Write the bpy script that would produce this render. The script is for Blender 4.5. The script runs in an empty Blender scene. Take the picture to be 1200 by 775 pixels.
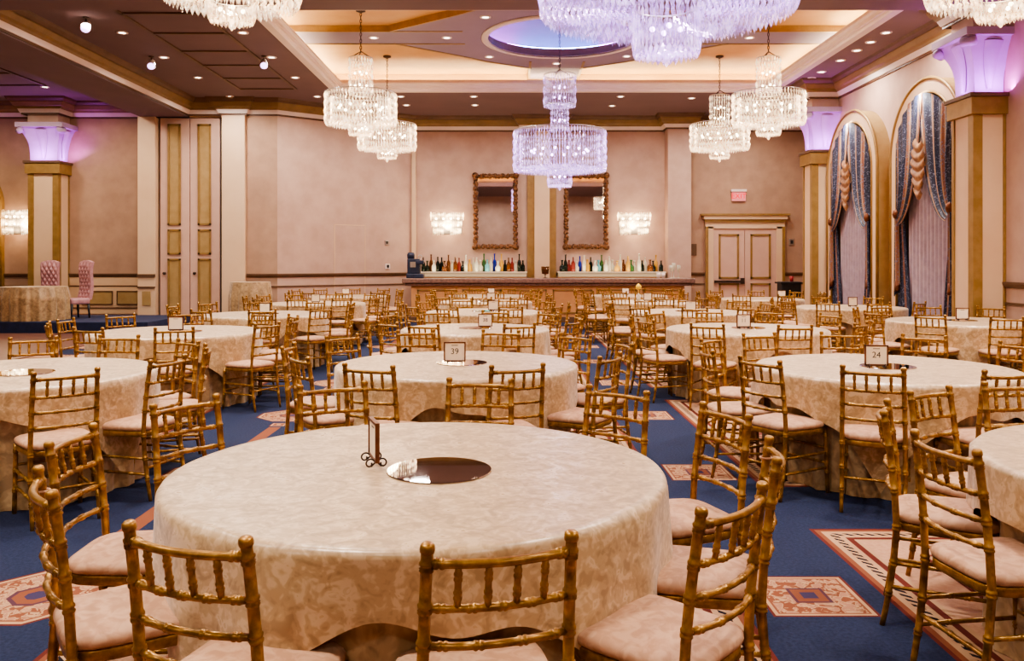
import bpy, math, random
from math import sin, cos, pi, sqrt, radians as R
from mathutils import Vector
random.seed(7)
SC = bpy.context.scene
COL = SC.collection

# ------------------------------------------------------------------ colours and materials
def lin(c):
    return tuple((v / 12.92 if v <= 0.04045 else ((v + 0.055) / 1.055) ** 2.4) for v in (x / 255.0 for x in c))
def rgba(c):
    return lin(c) + (1.0,)

class E:
    """a scalar socket in a node tree, with arithmetic"""
    def __init__(s, nt, sock): s.nt, s.sock = nt, sock
    def op(s, o, *a, clamp=False):
        n = s.nt.nodes.new('ShaderNodeMath'); n.operation = o; n.use_clamp = clamp
        for i, v in enumerate((s,) + a):
            if isinstance(v, E): s.nt.links.new(v.sock, n.inputs[i])
            else: n.inputs[i].default_value = v
        return E(s.nt, n.outputs[0])
    def __add__(s, o): return s.op('ADD', o)
    def __sub__(s, o): return s.op('SUBTRACT', o)
    def __mul__(s, o): return s.op('MULTIPLY', o)
    def abs(s): return s.op('ABSOLUTE')
    def max(s, o): return s.op('MAXIMUM', o)
    def lt(s, o): return s.op('LESS_THAN', o)
    def gt(s, o): return s.op('GREATER_THAN', o)
    def wrap(s, a, b):
        return s.op('WRAP', b, a)
def mixc(nt, f, a, b):
    n = nt.nodes.new('ShaderNodeMix'); n.data_type = 'RGBA'
    def put(i, v):
        if isinstance(v, E): nt.links.new(v.sock, n.inputs[i])
        elif hasattr(v, 'is_output'): nt.links.new(v, n.inputs[i])
        else: n.inputs[i].default_value = v
    put(0, f); put(6, a); put(7, b)
    return n.outputs[2]

def new_mat(name):
    m = bpy.data.materials.new(name); m.use_nodes = True
    nt = m.node_tree
    return m, nt, nt.nodes['Principled BSDF']
def tex_coord(nt, out='Object'):
    return nt.nodes.new('ShaderNodeTexCoord').outputs[out]
def noise(nt, vec, scale, detail=3, rough=0.55, dist=0.0):
    n = nt.nodes.new('ShaderNodeTexNoise')
    nt.links.new(vec, n.inputs['Vector'])
    n.inputs['Scale'].default_value = scale; n.inputs['Detail'].default_value = detail
    n.inputs['Roughness'].default_value = rough; n.inputs['Distortion'].default_value = dist
    return n.outputs['Fac']
def ramp(nt, fac, stops, interp='LINEAR'):
    r = nt.nodes.new('ShaderNodeValToRGB'); r.color_ramp.interpolation = interp
    nt.links.new(fac, r.inputs[0])
    el = r.color_ramp.elements
    while len(el) < len(stops): el.new(0.5)
    for e, (p, c) in zip(el, stops): e.position = p; e.color = c if len(c) == 4 else rgba(c)
    return r.outputs[0]
def bump(nt, bsdf, fac, strength, dist=0.01):
    b = nt.nodes.new('ShaderNodeBump'); b.inputs['Strength'].default_value = strength; b.inputs['Distance'].default_value = dist
    nt.links.new(fac, b.inputs['Height']); nt.links.new(b.outputs[0], bsdf.inputs['Normal'])

def mottled(name, a, b, scale=3.0, rough=0.7, metal=0.0, bmp=0.0, detail=4, coord='Object', spec=0.5, stops=(0.35, 0.65)):
    m, nt, p = new_mat(name)
    v = tex_coord(nt, coord); f = noise(nt, v, scale, detail)
    nt.links.new(ramp(nt, f, [(stops[0], a), (stops[1], b)]), p.inputs['Base Color'])
    p.inputs['Roughness'].default_value = rough; p.inputs['Metallic'].default_value = metal
    p.inputs['Specular IOR Level'].default_value = spec
    if bmp: bump(nt, p, f, bmp)
    return m
def emissive(name, c, strength, base=None):
    m, nt, p = new_mat(name)
    p.inputs['Base Color'].default_value = rgba(base or c)
    p.inputs['Emission Color'].default_value = rgba(c); p.inputs['Emission Strength'].default_value = strength
    return m

M = {}
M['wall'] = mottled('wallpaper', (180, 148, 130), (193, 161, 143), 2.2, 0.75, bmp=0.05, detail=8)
M['wall_dark'] = mottled('wallpaper_warm', (158, 125, 102), (173, 139, 114), 2.6, 0.75, bmp=0.05, detail=8)  # tan copy of the wallpaper with the left side's warm lighting mixed in
M['cream'] = mottled('cream_paint', (204, 168, 130), (212, 178, 142), 1.2, 0.5)
M['ivory'] = mottled('ivory_paint', (208, 174, 140), (216, 184, 150), 1.2, 0.45)
M['capital'] = mottled('capital_plaster', (166, 140, 166), (176, 150, 176), 3, 0.6)  # plaster tinted violet, so part of the uplight's colour is painted in
M['gold_trim'] = mottled('ochre_trim', (134, 104, 56), (150, 118, 68), 6, 0.45, 0.15)
M['gold_panel'] = mottled('ochre_panel', (158, 128, 80), (170, 140, 92), 5, 0.5, 0.1)
M['crown_gold'] = mottled('crown_ochre', (124, 98, 58), (136, 108, 66), 4, 0.5)
M['brown_trim'] = mottled('brown_trim', (88, 62, 42), (100, 72, 50), 4, 0.5)
M['ceiling'] = mottled('ceiling_paint', (112, 92, 94), (118, 97, 99), 1.0, 0.8)
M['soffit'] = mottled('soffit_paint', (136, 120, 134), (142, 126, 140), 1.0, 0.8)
M['ceil_gold'] = mottled('ceiling_gold_leaf', (196, 150, 92), (206, 162, 104), 1.5, 0.6)
M['white_mould'] = mottled('white_moulding', (226, 208, 198), (232, 216, 206), 2, 0.5)
M['stage_blue'] = mottled('stage_skirt_blue', (19, 27, 58), (26, 36, 72), 8, 0.85)
M['wood_floor'] = None
M['bronze'] = mottled('bronze', (88, 52, 36), (116, 72, 48), 14, 0.42, 0.7)
M['bronze_carved'] = mottled('carved_bronze', (52, 32, 22), (142, 96, 60), 24, 0.5, 0.55, bmp=0.5)
M['dark'] = mottled('black_plastic', (22, 22, 26), (34, 34, 38), 6, 0.5)
M['navy_enamel'] = mottled('navy_enamel', (22, 30, 52), (34, 44, 70), 6, 0.4)
M['chrome'] = mottled('brushed_steel', (180, 176, 172), (196, 192, 188), 8, 0.3, 1.0)
M['iron'] = mottled('dark_iron', (62, 50, 46), (84, 68, 60), 9, 0.45, 0.8)
M['card'] = mottled('ivory_card', (242, 222, 192), (246, 228, 200), 5, 0.8)
M['ink'] = mottled('black_ink', (30, 24, 24), (40, 32, 30), 5, 0.8)
M['stone'] = mottled('bar_stone', (104, 78, 70), (138, 106, 94), 16, 0.3, detail=6)
M['bar_panel'] = mottled('bar_wood', (196, 142, 92), (206, 154, 104), 3, 0.5)
M['door_pink'] = mottled('door_paint', (196, 158, 138), (204, 166, 146), 2, 0.5)
M['pink_satin'] = mottled('pink_satin', (168, 118, 122), (190, 142, 144), 9, 0.4)
M['led_warm'] = emissive('cove_led', (255, 232, 186), 120.0)
M['bulb'] = emissive('warm_bulb', (255, 226, 180), 22.0)
M['bulb_violet'] = emissive('violet_bulb', (222, 176, 255), 16.0)
M['can_lens'] = emissive('downlight_lens', (255, 236, 214), 9.0)
M['spot_lens'] = emissive('spot_lens', (226, 186, 255), 6.0)
M['shelf_glow'] = emissive('lit_shelf', (255, 232, 178), 0.2, (190, 174, 142))
M['exit_red'] = emissive('exit_red', (255, 20, 44), 1.6, (200, 20, 40))
M['exit_plate'] = emissive('exit_plate', (255, 120, 130), 0.12, (232, 150, 154))
M['led_violet'] = emissive('led_violet', (206, 120, 255), 80.0)
M['led_blue'] = emissive('led_blue', (110, 160, 255), 80.0)
M['yellow'] = mottled('yellow_plastic', (220, 180, 30), (232, 196, 50), 6, 0.5)
M['red'] = mottled('red_plastic', (150, 40, 40), (170, 52, 48), 6, 0.5)
M['sheer'] = mottled('sheer_voile', (150, 132, 144), (166, 148, 158), 8, 0.9)
M['glass_clear'] = None

m, nt, p = new_mat('mirror_glass'); p.inputs['Base Color'].default_value = (0.86, 0.84, 0.84, 1); p.inputs['Metallic'].default_value = 1
p.inputs['Roughness'].default_value = 0.02; M['mirror'] = m

def crystal(name, tint, emit, gloss):
    m, nt, p = new_mat(name)
    out = nt.nodes['Material Output']; nt.nodes.remove(p)
    tr = nt.nodes.new('ShaderNodeBsdfTransparent'); tr.inputs[0].default_value = (0.95, 0.94, 0.95, 1)
    gl = nt.nodes.new('ShaderNodeBsdfGlossy'); gl.inputs['Roughness'].default_value = 0.12; gl.inputs[0].default_value = rgba(tint)
    df = nt.nodes.new('ShaderNodeBsdfTranslucent'); df.inputs[0].default_value = rgba(tint)
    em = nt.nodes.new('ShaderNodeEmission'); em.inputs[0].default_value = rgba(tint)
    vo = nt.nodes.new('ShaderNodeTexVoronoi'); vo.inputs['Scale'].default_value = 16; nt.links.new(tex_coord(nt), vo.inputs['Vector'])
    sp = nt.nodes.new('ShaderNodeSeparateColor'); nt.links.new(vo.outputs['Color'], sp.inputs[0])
    es = E(nt, sp.outputs[0]).op('POWER', 2.0) * emit + emit * 0.12  # uneven emission paints sparkle into the beads, which are not lamps themselves
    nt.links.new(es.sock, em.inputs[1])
    lw = nt.nodes.new('ShaderNodeLayerWeight'); lw.inputs[0].default_value = 0.45
    a = nt.nodes.new('ShaderNodeMixShader'); nt.links.new(lw.outputs['Facing'], a.inputs[0])
    nt.links.new(tr.outputs[0], a.inputs[1]); nt.links.new(gl.outputs[0], a.inputs[2])
    b = nt.nodes.new('ShaderNodeMixShader'); b.inputs[0].default_value = gloss
    nt.links.new(a.outputs[0], b.inputs[1]); nt.links.new(df.outputs[0], b.inputs[2])
    c = nt.nodes.new('ShaderNodeAddShader'); nt.links.new(b.outputs[0], c.inputs[0]); nt.links.new(em.outputs[0], c.inputs[1])
    nt.links.new(c.outputs[0], out.inputs[0])
    return m
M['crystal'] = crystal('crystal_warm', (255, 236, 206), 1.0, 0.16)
M['crystal_sconce'] = crystal('crystal_sconce', (255, 232, 190), 5.0, 0.2)  # stronger emission paints the bulbs' glare into the sconce crystals
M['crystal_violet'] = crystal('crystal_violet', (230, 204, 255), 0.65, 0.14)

# gold chair paint: worn metallic
m, nt, p = new_mat('gold_chair_paint')
v = tex_coord(nt); f = noise(nt, v, 26, 5)
nt.links.new(ramp(nt, f, [(0.3, (110, 76, 26)), (0.55, (156, 113, 46)), (0.75, (192, 148, 76))]), p.inputs['Base Color'])
p.inputs['Metallic'].default_value = 0.55; p.inputs['Roughness'].default_value = 0.32
M['chair_gold'] = m
# seat fabric: pale rose damask
m, nt, p = new_mat('seat_damask')
v = tex_coord(nt); f = noise(nt, v, 20, 3, 0.5, 1.2)
nt.links.new(ramp(nt, f, [(0.40, (174, 130, 98)), (0.5, (184, 140, 108)), (0.60, (192, 150, 118))]), p.inputs['Base Color'])
p.inputs['Roughness'].default_value = 0.7; bump(nt, p, noise(nt, v, 260, 2), 0.12, 0.002)
M['seat'] = m
# champagne damask cloth
def damask(name, dark, mid, light, rough, scale):
    m, nt, p = new_mat(name)
    v = tex_coord(nt)
    n1 = noise(nt, v, scale, 3, 0.5, 1.4)
    n2 = noise(nt, v, scale * 2.3, 1, 0.4, 1.5)
    s = E(nt, n1) * 0.65 + E(nt, n2) * 0.35
    nt.links.new(ramp(nt, s.sock, [(0.40, dark), (0.47, mid), (0.51, mid), (0.58, light)]), p.inputs['Base Color'])
    rr = s.op('MULTIPLY_ADD', -0.6, rough + 0.3)
    nt.links.new(rr.sock, p.inputs['Roughness'])
    p.inputs['Sheen Weight'].default_value = 0.3; p.inputs['Specular IOR Level'].default_value = 0.85
    bump(nt, p, noise(nt, v, 3.0, 2), 0.12, 0.03)
    return m
M['cloth'] = damask('champagne_damask', (158, 126, 82), (180, 147, 102), (204, 173, 132), 0.36, 11.0)
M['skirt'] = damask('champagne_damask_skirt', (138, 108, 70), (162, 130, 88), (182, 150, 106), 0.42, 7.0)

# wood dance floor
m, nt, p = new_mat('dance_floor_parquet')
v = tex_coord(nt); br = nt.nodes.new('ShaderNodeTexBrick'); nt.links.new(v, br.inputs['Vector'])
br.inputs['Color1'].default_value = rgba((112, 74, 60)); br.inputs['Color2'].default_value = rgba((98, 62, 50)); br.inputs['Mortar'].default_value = rgba((96, 58, 44))
br.inputs['Scale'].default_value = 2.0; br.inputs['Mortar Size'].default_value = 0.006
nt.links.new(br.outputs['Color'], p.inputs['Base Color']); p.inputs['Roughness'].default_value = 0.35
M['wood_floor'] = m

# carpet: navy field with bordered panels under the table files and medallions in the aisles
m, nt, p = new_mat('patterned_carpet')
vec = tex_coord(nt); sx = nt.nodes.new('ShaderNodeSeparateXYZ'); nt.links.new(vec, sx.inputs[0])
X, Y = E(nt, sx.outputs[0]), E(nt, sx.outputs[1])
PX, PY = 3.565, 4.55
a = (X + 0.4).wrap(-PX / 2, PX / 2)
u = a.abs()
b = (Y - 3.02).wrap(-PY / 2, PY / 2)
w_ = b.abs()
isW = X.lt(-2.3)
ins = (u - 1.44 + isW * 0.55).max(w_ - 1.825) * -1.0                      # depth inside a panel
navy, navy2 = (30, 36, 58), (40, 47, 72)
red, cream, rust, pink, blk = (92, 40, 32), (172, 136, 104), (122, 72, 50), (158, 114, 90), (28, 22, 30)
colr = ramp(nt, noise(nt, vec, 60, 4), [(0.35, navy), (0.65, navy2)])
def band(lo, hi, c):
    global colr
    k = ins.gt(lo) * ins.lt(hi)
    colr = mixc(nt, k, colr, rgba(c) if isinstance(c, tuple) else c)
motif = ramp(nt, noise(nt, vec, 5.5, 2, 0.4, 1.5), [(0.40, rust), (0.46, cream), (0.54, pink), (0.60, (120, 60, 52))], 'CONSTANT')
field = ramp(nt, noise(nt, vec, 40, 3), [(0.3, (168, 126, 100)), (0.7, (184, 144, 116))])
band(0.0, 9, red); band(0.022, 9, rust); band(0.05, 9, cream)
dash = ((X + Y) * 105.0).op('SINE').gt(0.0)
k = ins.gt(0.082) * ins.lt(0.122) * dash
colr = mixc(nt, k, colr, rgba(blk))
band(0.15, 9, red); band(0.185, 9, cream); band(0.21, 9, field); band(0.43, 9, red); band(0.455, 9, cream); band(0.475, 9, motif)
band(0.80, 9, red); band(0.83, 9, field); band(1.0, 9, navy)
# big medallion discs inside the panels
bb = (b).wrap(-0.61, 0.61)
rad = (u * u + bb * bb).op('SQRT')
for lim, c in ((0.5, red), (0.47, cream), (0.36, rust), (0.28, pink), (0.14, red)):
    colr = mixc(nt, rad.lt(lim) * ins.gt(0.5), colr, rgba(c))
# aisle medallions
a2 = (X - 1.3825).wrap(-PX / 2, PX / 2).abs()
b2 = (Y - 3.88).wrap(-1.1375, 1.1375).abs()
cheb = a2.max(b2)
isL = X.lt(-1.0)
octa = cheb.max((a2 + b2) * 0.74) * 0.72
sq = octa * isL + cheb * (isL * -1.0 + 1.0)
petal = ramp(nt, noise(nt, vec, 22, 2, 0.5, 1.0), [(0.42, rust), (0.47, cream), (0.56, pink)], 'CONSTANT')
for lim, c in ((0.235, red), (0.222, cream), (0.205, rust), (0.195, petal), (0.085, (80, 50, 60)), (0.07, rust), (0.035, (60, 50, 76))):
    colr = mixc(nt, sq.lt(lim), colr, rgba(c) if isinstance(c, tuple) else c)
cb = a2.max((b2 - 0.48).abs())
for lim, c in ((0.075, red), (0.065, cream), (0.05, rust), (0.02, cream)):
    colr = mixc(nt, cb.lt(lim) * isL, colr, rgba(c))
bar = (a2.lt(0.055)) * b2.gt(0.6) * isL
colr = mixc(nt, bar, colr, rgba(rust))
nt.links.new(colr, p.inputs['Base Color']); p.inputs['Roughness'].default_value = 0.95; p.inputs['Specular IOR Level'].default_value = 0.15
bump(nt, p, noise(nt, vec, 300, 2), 0.3, 0.004)
M['carpet'] = m

# drapery stripes, across a per-point 'stripe' attribute
m, nt, p = new_mat('striped_drapery')
at = nt.nodes.new('ShaderNodeAttribute'); at.attribute_name = 'stripe'
s = E(nt, at.outputs['Fac']).op('FRACT')
base = ramp(nt, s.sock, [(0.0, (24, 32, 58)), (0.50, (170, 132, 98)), (0.57, (128, 80, 58)), (0.72, (170, 132, 98)), (0.78, (24, 32, 58))], 'CONSTANT')
vec = tex_coord(nt)
fl = noise(nt, vec, 26, 2, 0.4, 1.6)
k = E(nt, fl).gt(0.60)
nt.links.new(mixc(nt, k * 0.75, base, rgba((112, 118, 142))), p.inputs['Base Color'])
p.inputs['Roughness'].default_value = 0.5
M['drape'] = m
M['jabot'] = mottled('rust_gold_fringe', (112, 72, 50), (160, 116, 78), 12, 0.5)

def glassy(name, c, rough=0.08):
    m, nt, p = new_mat(name); p.inputs['Base Color'].default_value = rgba(c)
    f = noise(nt, tex_coord(nt), 6, 2)
    nt.links.new(ramp(nt, f, [(0.3, c), (0.7, tuple(min(255, int(x * 1.12) + 4) for x in c))]), p.inputs['Base Color'])
    p.inputs['Roughness'].default_value = rough; p.inputs['Transmission Weight'].default_value = 0.45; p.inputs['IOR'].default_value = 1.3
    return m
M['b_dark'] = glassy('dark_green_glass', (26, 34, 26)); M['b_amber'] = glassy('amber_glass', (104, 60, 26)); M['b_clear'] = glassy('clear_glass', (226, 220, 200))
M['b_blue'] = glassy('blue_glass', (40, 56, 170)); M['b_green'] = glassy('green_glass', (66, 110, 62)); M['b_red'] = glassy('red_glass', (136, 58, 52))
M['b_gold'] = glassy('gold_liquor', (214, 170, 80)); M['b_aqua'] = glassy('aqua_glass', (110, 176, 186))

# ------------------------------------------------------------------ mesh builder
class MB:
    def __init__(s): s.v, s.f, s.mi, s.sm, s.at = [], [], [], [], []
    def add(s, vs, fs, mi=0, smooth=False, at=None):
        o = len(s.v); s.v += [tuple(x) for x in vs]
        s.at += list(at) if at else [0.0] * len(vs)
        for f in fs: s.f.append(tuple(i + o for i in f)); s.mi.append(mi); s.sm.append(smooth)
    def box(s, x0, x1, y0, y1, z0, z1, mi=0):
        s.add([(x0, y0, z0), (x1, y0, z0), (x1, y1, z0), (x0, y1, z0), (x0, y0, z1), (x1, y0, z1), (x1, y1, z1), (x0, y1, z1)],
              [(3, 2, 1, 0), (4, 5, 6, 7), (0, 1, 5, 4), (1, 2, 6, 5), (2, 3, 7, 6), (3, 0, 4, 7)], mi)
    def bar(s, a, b, w, h, mi=0):
        """box along a->b (horizontal), w wide, h tall, centred"""
        a, b = Vector(a), Vector(b); d = (b - a).normalized()
        n = Vector((-d.y, d.x, 0)).normalized() * (w / 2); up = Vector((0, 0, h / 2))
        vs = [a - n - up, a + n - up, a + n + up, a - n + up, b - n - up, b + n - up, b + n + up, b - n + up]
        s.add(vs, [(0, 1, 2, 3), (7, 6, 5, 4), (0, 4, 5, 1), (1, 5, 6, 2), (2, 6, 7, 3), (3, 7, 4, 0)], mi)
    def tube(s, pts, rad, n=8, mi=0, caps=True, smooth=True, flat=1.0):
        pts = [Vector(q) for q in pts]
        if not hasattr(rad, '__len__'): rad = [rad] * len(pts)
        rings, prev = [], None
        for i, q in enumerate(pts):
            t = (pts[min(i + 1, len(pts) - 1)] - pts[max(i - 1, 0)]).normalized()
            if prev is None:
                ref = Vector((0, 0, 1)) if abs(t.z) < 0.9 else Vector((1, 0, 0))
                prev = (ref - t * ref.dot(t)).normalized()
            else: prev = (prev - t * prev.dot(t)).normalized()
            bn = t.cross(prev)
            rings.append([q + (prev * cos(2 * pi * k / n) + bn * sin(2 * pi * k / n) * flat) * rad[i] for k in range(n)])
        vs = [x for r in rings for x in r]
        fs = [(i * n + k, i * n + (k + 1) % n, (i + 1) * n + (k + 1) % n, (i + 1) * n + k) for i in range(len(pts) - 1) for k in range(n)]
        if caps: fs += [tuple(reversed(range(n))), tuple((len(pts) - 1) * n + k for k in range(n))]
        s.add(vs, fs, mi, smooth)
    def lathe(s, prof, n=24, c=(0, 0, 0), mi=0, smooth=True, sy=1.0):
        vs = [(c[0] + r * cos(2 * pi * k / n), c[1] + sy * r * sin(2 * pi * k / n), c[2] + z) for r, z in prof for k in range(n)]
        fs = [(i * n + k, i * n + (k + 1) % n, (i + 1) * n + (k + 1) % n, (i + 1) * n + k) for i in range(len(prof) - 1) for k in range(n)]
        if prof[0][0] > 1e-6: fs.append(tuple(reversed(range(n))))
        if prof[-1][0] > 1e-6: fs.append(tuple((len(prof) - 1) * n + k for k in range(n)))
        s.add(vs, fs, mi, smooth)
    def grid(s, fn, nu, nv, mi=0, smooth=True, at=None, wrap=False):
        vs, aa = [], []
        for j in range(nv + 1):
            for i in range(nu + (0 if wrap else 1)):
                vs.append(fn(i / nu, j / nv)); aa.append(at(i / nu, j / nv) if at else 0.0)
        W = nu if wrap else nu + 1
        fs = [(j * W + i, j * W + (i + 1) % W, (j + 1) * W + (i + 1) % W, (j + 1) * W + i) for j in range(nv) for i in range(nu)]
        s.add(vs, fs, mi, smooth, aa)
    def sphere(s, c, r, n=10, mi=0, sz=1.0):
        s.lathe([(r * sin(pi * i / 6) + (0 if 0 < i < 6 else 0), -r * cos(pi * i / 6) * sz) for i in range(7)], n, c, mi)
    def sweep(s, path, prof, mi=0, closed=False, z=0.0):
        """profile (offset to the right of travel, z) along a horizontal path with mitred corners"""
        P = [Vector((q[0], q[1])) for q in path]; n = len(P); rings = []
        for i in range(n):
            dirs = []
            if closed or i > 0: dirs.append((P[i] - P[i - 1]).normalized())
            if closed or i < n - 1: dirs.append((P[(i + 1) % n] - P[i]).normalized())
            ns = [Vector((d.y, -d.x)) for d in dirs]
            mm = ns[0] if len(ns) == 1 else (ns[0] + ns[1]) / max(0.3, 1 + ns[0].dot(ns[1]))
            rings.append([(P[i].x + mm.x * o, P[i].y + mm.y * o, z + h) for o, h in prof])
        k = len(prof)
        vs = [x for r in rings for x in r]
        fs = [(i * k + j, i * k + (j + 1) % k, ((i + 1) % n) * k + (j + 1) % k, ((i + 1) % n) * k + j) for i in range(n if closed else n - 1) for j in range(k)]
        if not closed: fs += [tuple(reversed(range(k))), tuple((n - 1) * k + j for j in range(k))]
        s.add(vs, fs, mi)
    def mesh(s, name, mats):
        me = bpy.data.meshes.new(name); me.from_pydata(s.v, [], s.f)
        me.polygons.foreach_set('material_index', s.mi); me.polygons.foreach_set('use_smooth', s.sm)
        for mt in (mats if isinstance(mats, (list, tuple)) else [mats]): me.materials.append(mt)
        if any(s.at):
            al = me.attributes.new('stripe', 'FLOAT', 'POINT'); al.data.foreach_set('value', s.at)
        me.update()
        return me
    def build(s, name, mats, parent=None, loc=(0, 0, 0), rz=0.0, bevel=0.0):
        return link(name, s.mesh(name, mats), parent, loc, rz, bevel)

def link(name, data, parent=None, loc=(0, 0, 0), rz=0.0, bevel=0.0):
    o = bpy.data.objects.new(name, data); COL.objects.link(o)
    o.location = loc; o.rotation_euler = (0, 0, rz)
    if parent is not None: o.parent = parent
    if bevel:
        b = o.modifiers.new('bevel', 'BEVEL'); b.width = bevel; b.segments = 2; b.limit_method = 'ANGLE'
    return o
def tag(o, label, cat, group=None, kind=None):
    o['label'] = label; o['category'] = cat
    if group: o['group'] = group
    if kind: o['kind'] = kind
    return o
def thing(name, label, cat, loc=(0, 0, 0), rz=0.0, group=None):
    return tag(link(name, None, None, loc, rz), label, cat, group)
def struct(o):
    o['kind'] = 'structure'; return o
KIDS = {}
def copy_tree(o, parent=None):
    c = o.copy(); COL.objects.link(c)
    if parent is not None: c.parent = parent
    for ch in list(o.children): copy_tree(ch, c)
    return c

# ------------------------------------------------------------------ camera
F, VX, VY = 985.0, 597.0, 307.0
EYE = 1.54
cd = bpy.data.cameras.new('camera'); cam = bpy.data.objects.new('camera', cd); COL.objects.link(cam)
cam.location = (0, 0, EYE); cam.rotation_euler = (pi / 2, 0, 0)
cd.sensor_width = 36.0; cd.lens = F / 1200 * 36; cd.shift_x = (600 - VX) / 1200; cd.shift_y = -(387.5 - VY) / 1200
cd.clip_start = 0.05; cd.clip_end = 100
SC.camera = cam

# ------------------------------------------------------------------ room shell
CZ = 5.5
mb = MB(); mb.box(-15, 9, -5, 23.4, -0.1, 0.0)
struct(mb.build('floor', M['carpet']))
def wall(name, path, mat, z0=0.0, z1=CZ, th=0.12):
    mb = MB()
    # thickness goes to the left of travel (outside)
    P = [Vector(q) for q in path]
    mb.sweep(path, [(0, z0), (0, z1), (-th, z1), (-th, z0)])
    return struct(mb.build(name, mat))
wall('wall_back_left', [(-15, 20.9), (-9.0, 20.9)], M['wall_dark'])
wall('wall_back_header', [(-9.0, 20.62), (-6.9, 20.62)], M['cream'], 5.08, CZ)
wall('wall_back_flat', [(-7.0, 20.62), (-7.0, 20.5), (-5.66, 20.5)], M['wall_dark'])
wall('wall_back_angled', [(-5.66, 20.5), (-2.62, 23.0)], M['wall'])
wall('wall_back_bar', [(-2.62, 23.0), (4.6, 23.0)], M['wall'])
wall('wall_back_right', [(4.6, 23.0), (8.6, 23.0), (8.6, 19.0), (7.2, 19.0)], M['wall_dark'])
wall('wall_right', [(7.2, 19.12), (7.2, -5.0)], M['wall'])
wall('wall_front', [(7.2, -5.0), (-15.0, -5.0)], M['wall'])
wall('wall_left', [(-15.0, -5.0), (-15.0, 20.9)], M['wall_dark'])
# pilasters
mb = MB(); mb.box(-9.05, -8.62, 20.45, 20.9, 0, 5.08); struct(mb.build('trim_1', M['ivory'], bevel=0.01))
mb = MB(); mb.box(-6.98, -6.42, 20.38, 20.5, 0, 5.15); struct(mb.build('trim_2', M['ivory'], bevel=0.01))
mb = MB(); mb.box(4.25, 4.88, 22.55, 23.0, 0, 5.15); struct(mb.build('trim_3', M['wall'], bevel=0.01))
mb = MB(); mb.box(0.49, 1.27, 22.86, 23.0, 0, 5.15, 1); mb.box(0.68, 1.09, 22.78, 22.87, 0, 5.15, 0)
struct(mb.build('trim_4', [M['ivory'], M['gold_trim']], bevel=0.008))
mb = MB(); mb.box(-2.66, -2.55, 22.88, 22.98, 0, 5.15); struct(mb.build('trim_5', M['ivory']))

# crown moulding
crown = [([(0, 5.10), (0.03, 5.10), (0.03, 5.14), (0, 5.14)], 1), ([(0, 5.14), (0.05, 5.14), (0.09, 5.23), (0, 5.23)], 2),
         ([(0, 5.23), (0.10, 5.23), (0.12, 5.27), (0.16, 5.30), (0.20, 5.38), (0.20, 5.40), (0, 5.40)], 0),
         ([(0, 5.40), (0.22, 5.40), (0.27, 5.45), (0.29, 5.5), (0, 5.5)], 1)]
path = [(-7.85, -5), (-7.85, 20.5), (-7.0, 20.5), (-7.0, 20.38), (-6.4, 20.38), (-6.4, 20.5), (-5.66, 20.5), (-2.62, 23), (0.35, 23), (0.35, 22.78), (1.4, 22.78),
        (1.4, 23), (4.22, 23), (4.22, 22.52), (4.9, 22.52), (4.9, 23), (8.6, 23), (8.6, 19.05), (6.58, 19.05), (6.58, 18.35), (7.2, 18.35), (7.2, 12.84), (6.66, 12.84),
        (6.66, 12.1), (7.2, 12.1), (7.2, -5)]
mb = MB()
for prof, k in crown: mb.sweep(path, prof, k)
struct(mb.build('trim_6', [M['crown_gold'], M['brown_trim'], M['white_mould']]))
mb = MB()
for prof, k in crown: mb.sweep([(-15, 20.9), (-11.75, 20.9), (-11.75, 20.3), (-10.9, 20.3), (-10.9, 20.9), (-9.0, 20.9), (-9.0, -5)], prof, k)
struct(mb.build('trim_7', [M['crown_gold'], M['brown_trim'], M['white_mould']]))
# chair rails and wainscot
rail = [([(0, 1.16), (0.03, 1.17), (0.05, 1.22), (0.05, 1.25), (0, 1.25)], 0), ([(0, 0.92), (0.02, 0.92), (0.02, 0.955), (0, 0.955)], 0),
        ([(0, 0.0), (0.03, 0.0), (0.03, 0.16), (0, 0.18)], 1)]
mb = MB()
for pth in ([(-15, 20.9), (-11.65, 20.9)], [(-10.95, 20.9), (-9.05, 20.9)], [(-6.4, 20.5), (-5.66, 20.5), (-2.66, 22.97)], [(1.27, 23), (4.25, 23)], [(4.9, 23), (5.46, 23)], [(7.36, 23), (8.6, 23)],
            [(7.2, 12.2), (7.2, -5)], [(7.2, -5), (-15, -5), (-15, 20.9)]):
    for prof, k in rail: mb.sweep(pth, prof, k)
struct(mb.build('trim_8', [M['brown_trim'], M['ivory']]))
# wainscot panels behind the stage
mb = MB()
mb.box(-10.95, -9.05, 20.885, 20.9, 0.25, 1.16, 2)
for x0, x1 in ((-10.62, -9.85), (-9.75, -9.1)):
    mb.box(x0, x1, 20.87, 20.89, 0.48, 0.82, 0)
    for q in ((x0, x1, 0.48, 0.50), (x0, x1, 0.80, 0.82), (x0, x0 + 0.02, 0.5, 0.8), (x1 - 0.02, x1, 0.5, 0.8)):
        mb.box(q[0], q[1], 20.855, 20.87, q[2], q[3], 1)
mb.box(-10.95, -9.05, 20.87, 20.89, 0.38, 0.41, 1)
mb.box(-8.93, -8.73, 20.43, 20.46, 0.48, 0.82, 0); mb.box(-9.05, -8.62, 20.42, 20.46, 0.90, 0.94, 1); mb.box(-9.05, -8.62, 20.42, 20.46, 1.17, 1.24, 1)
struct(mb.build('trim_9', [M['gold_panel'], M['brown_trim'], M['cream']]))

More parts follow.
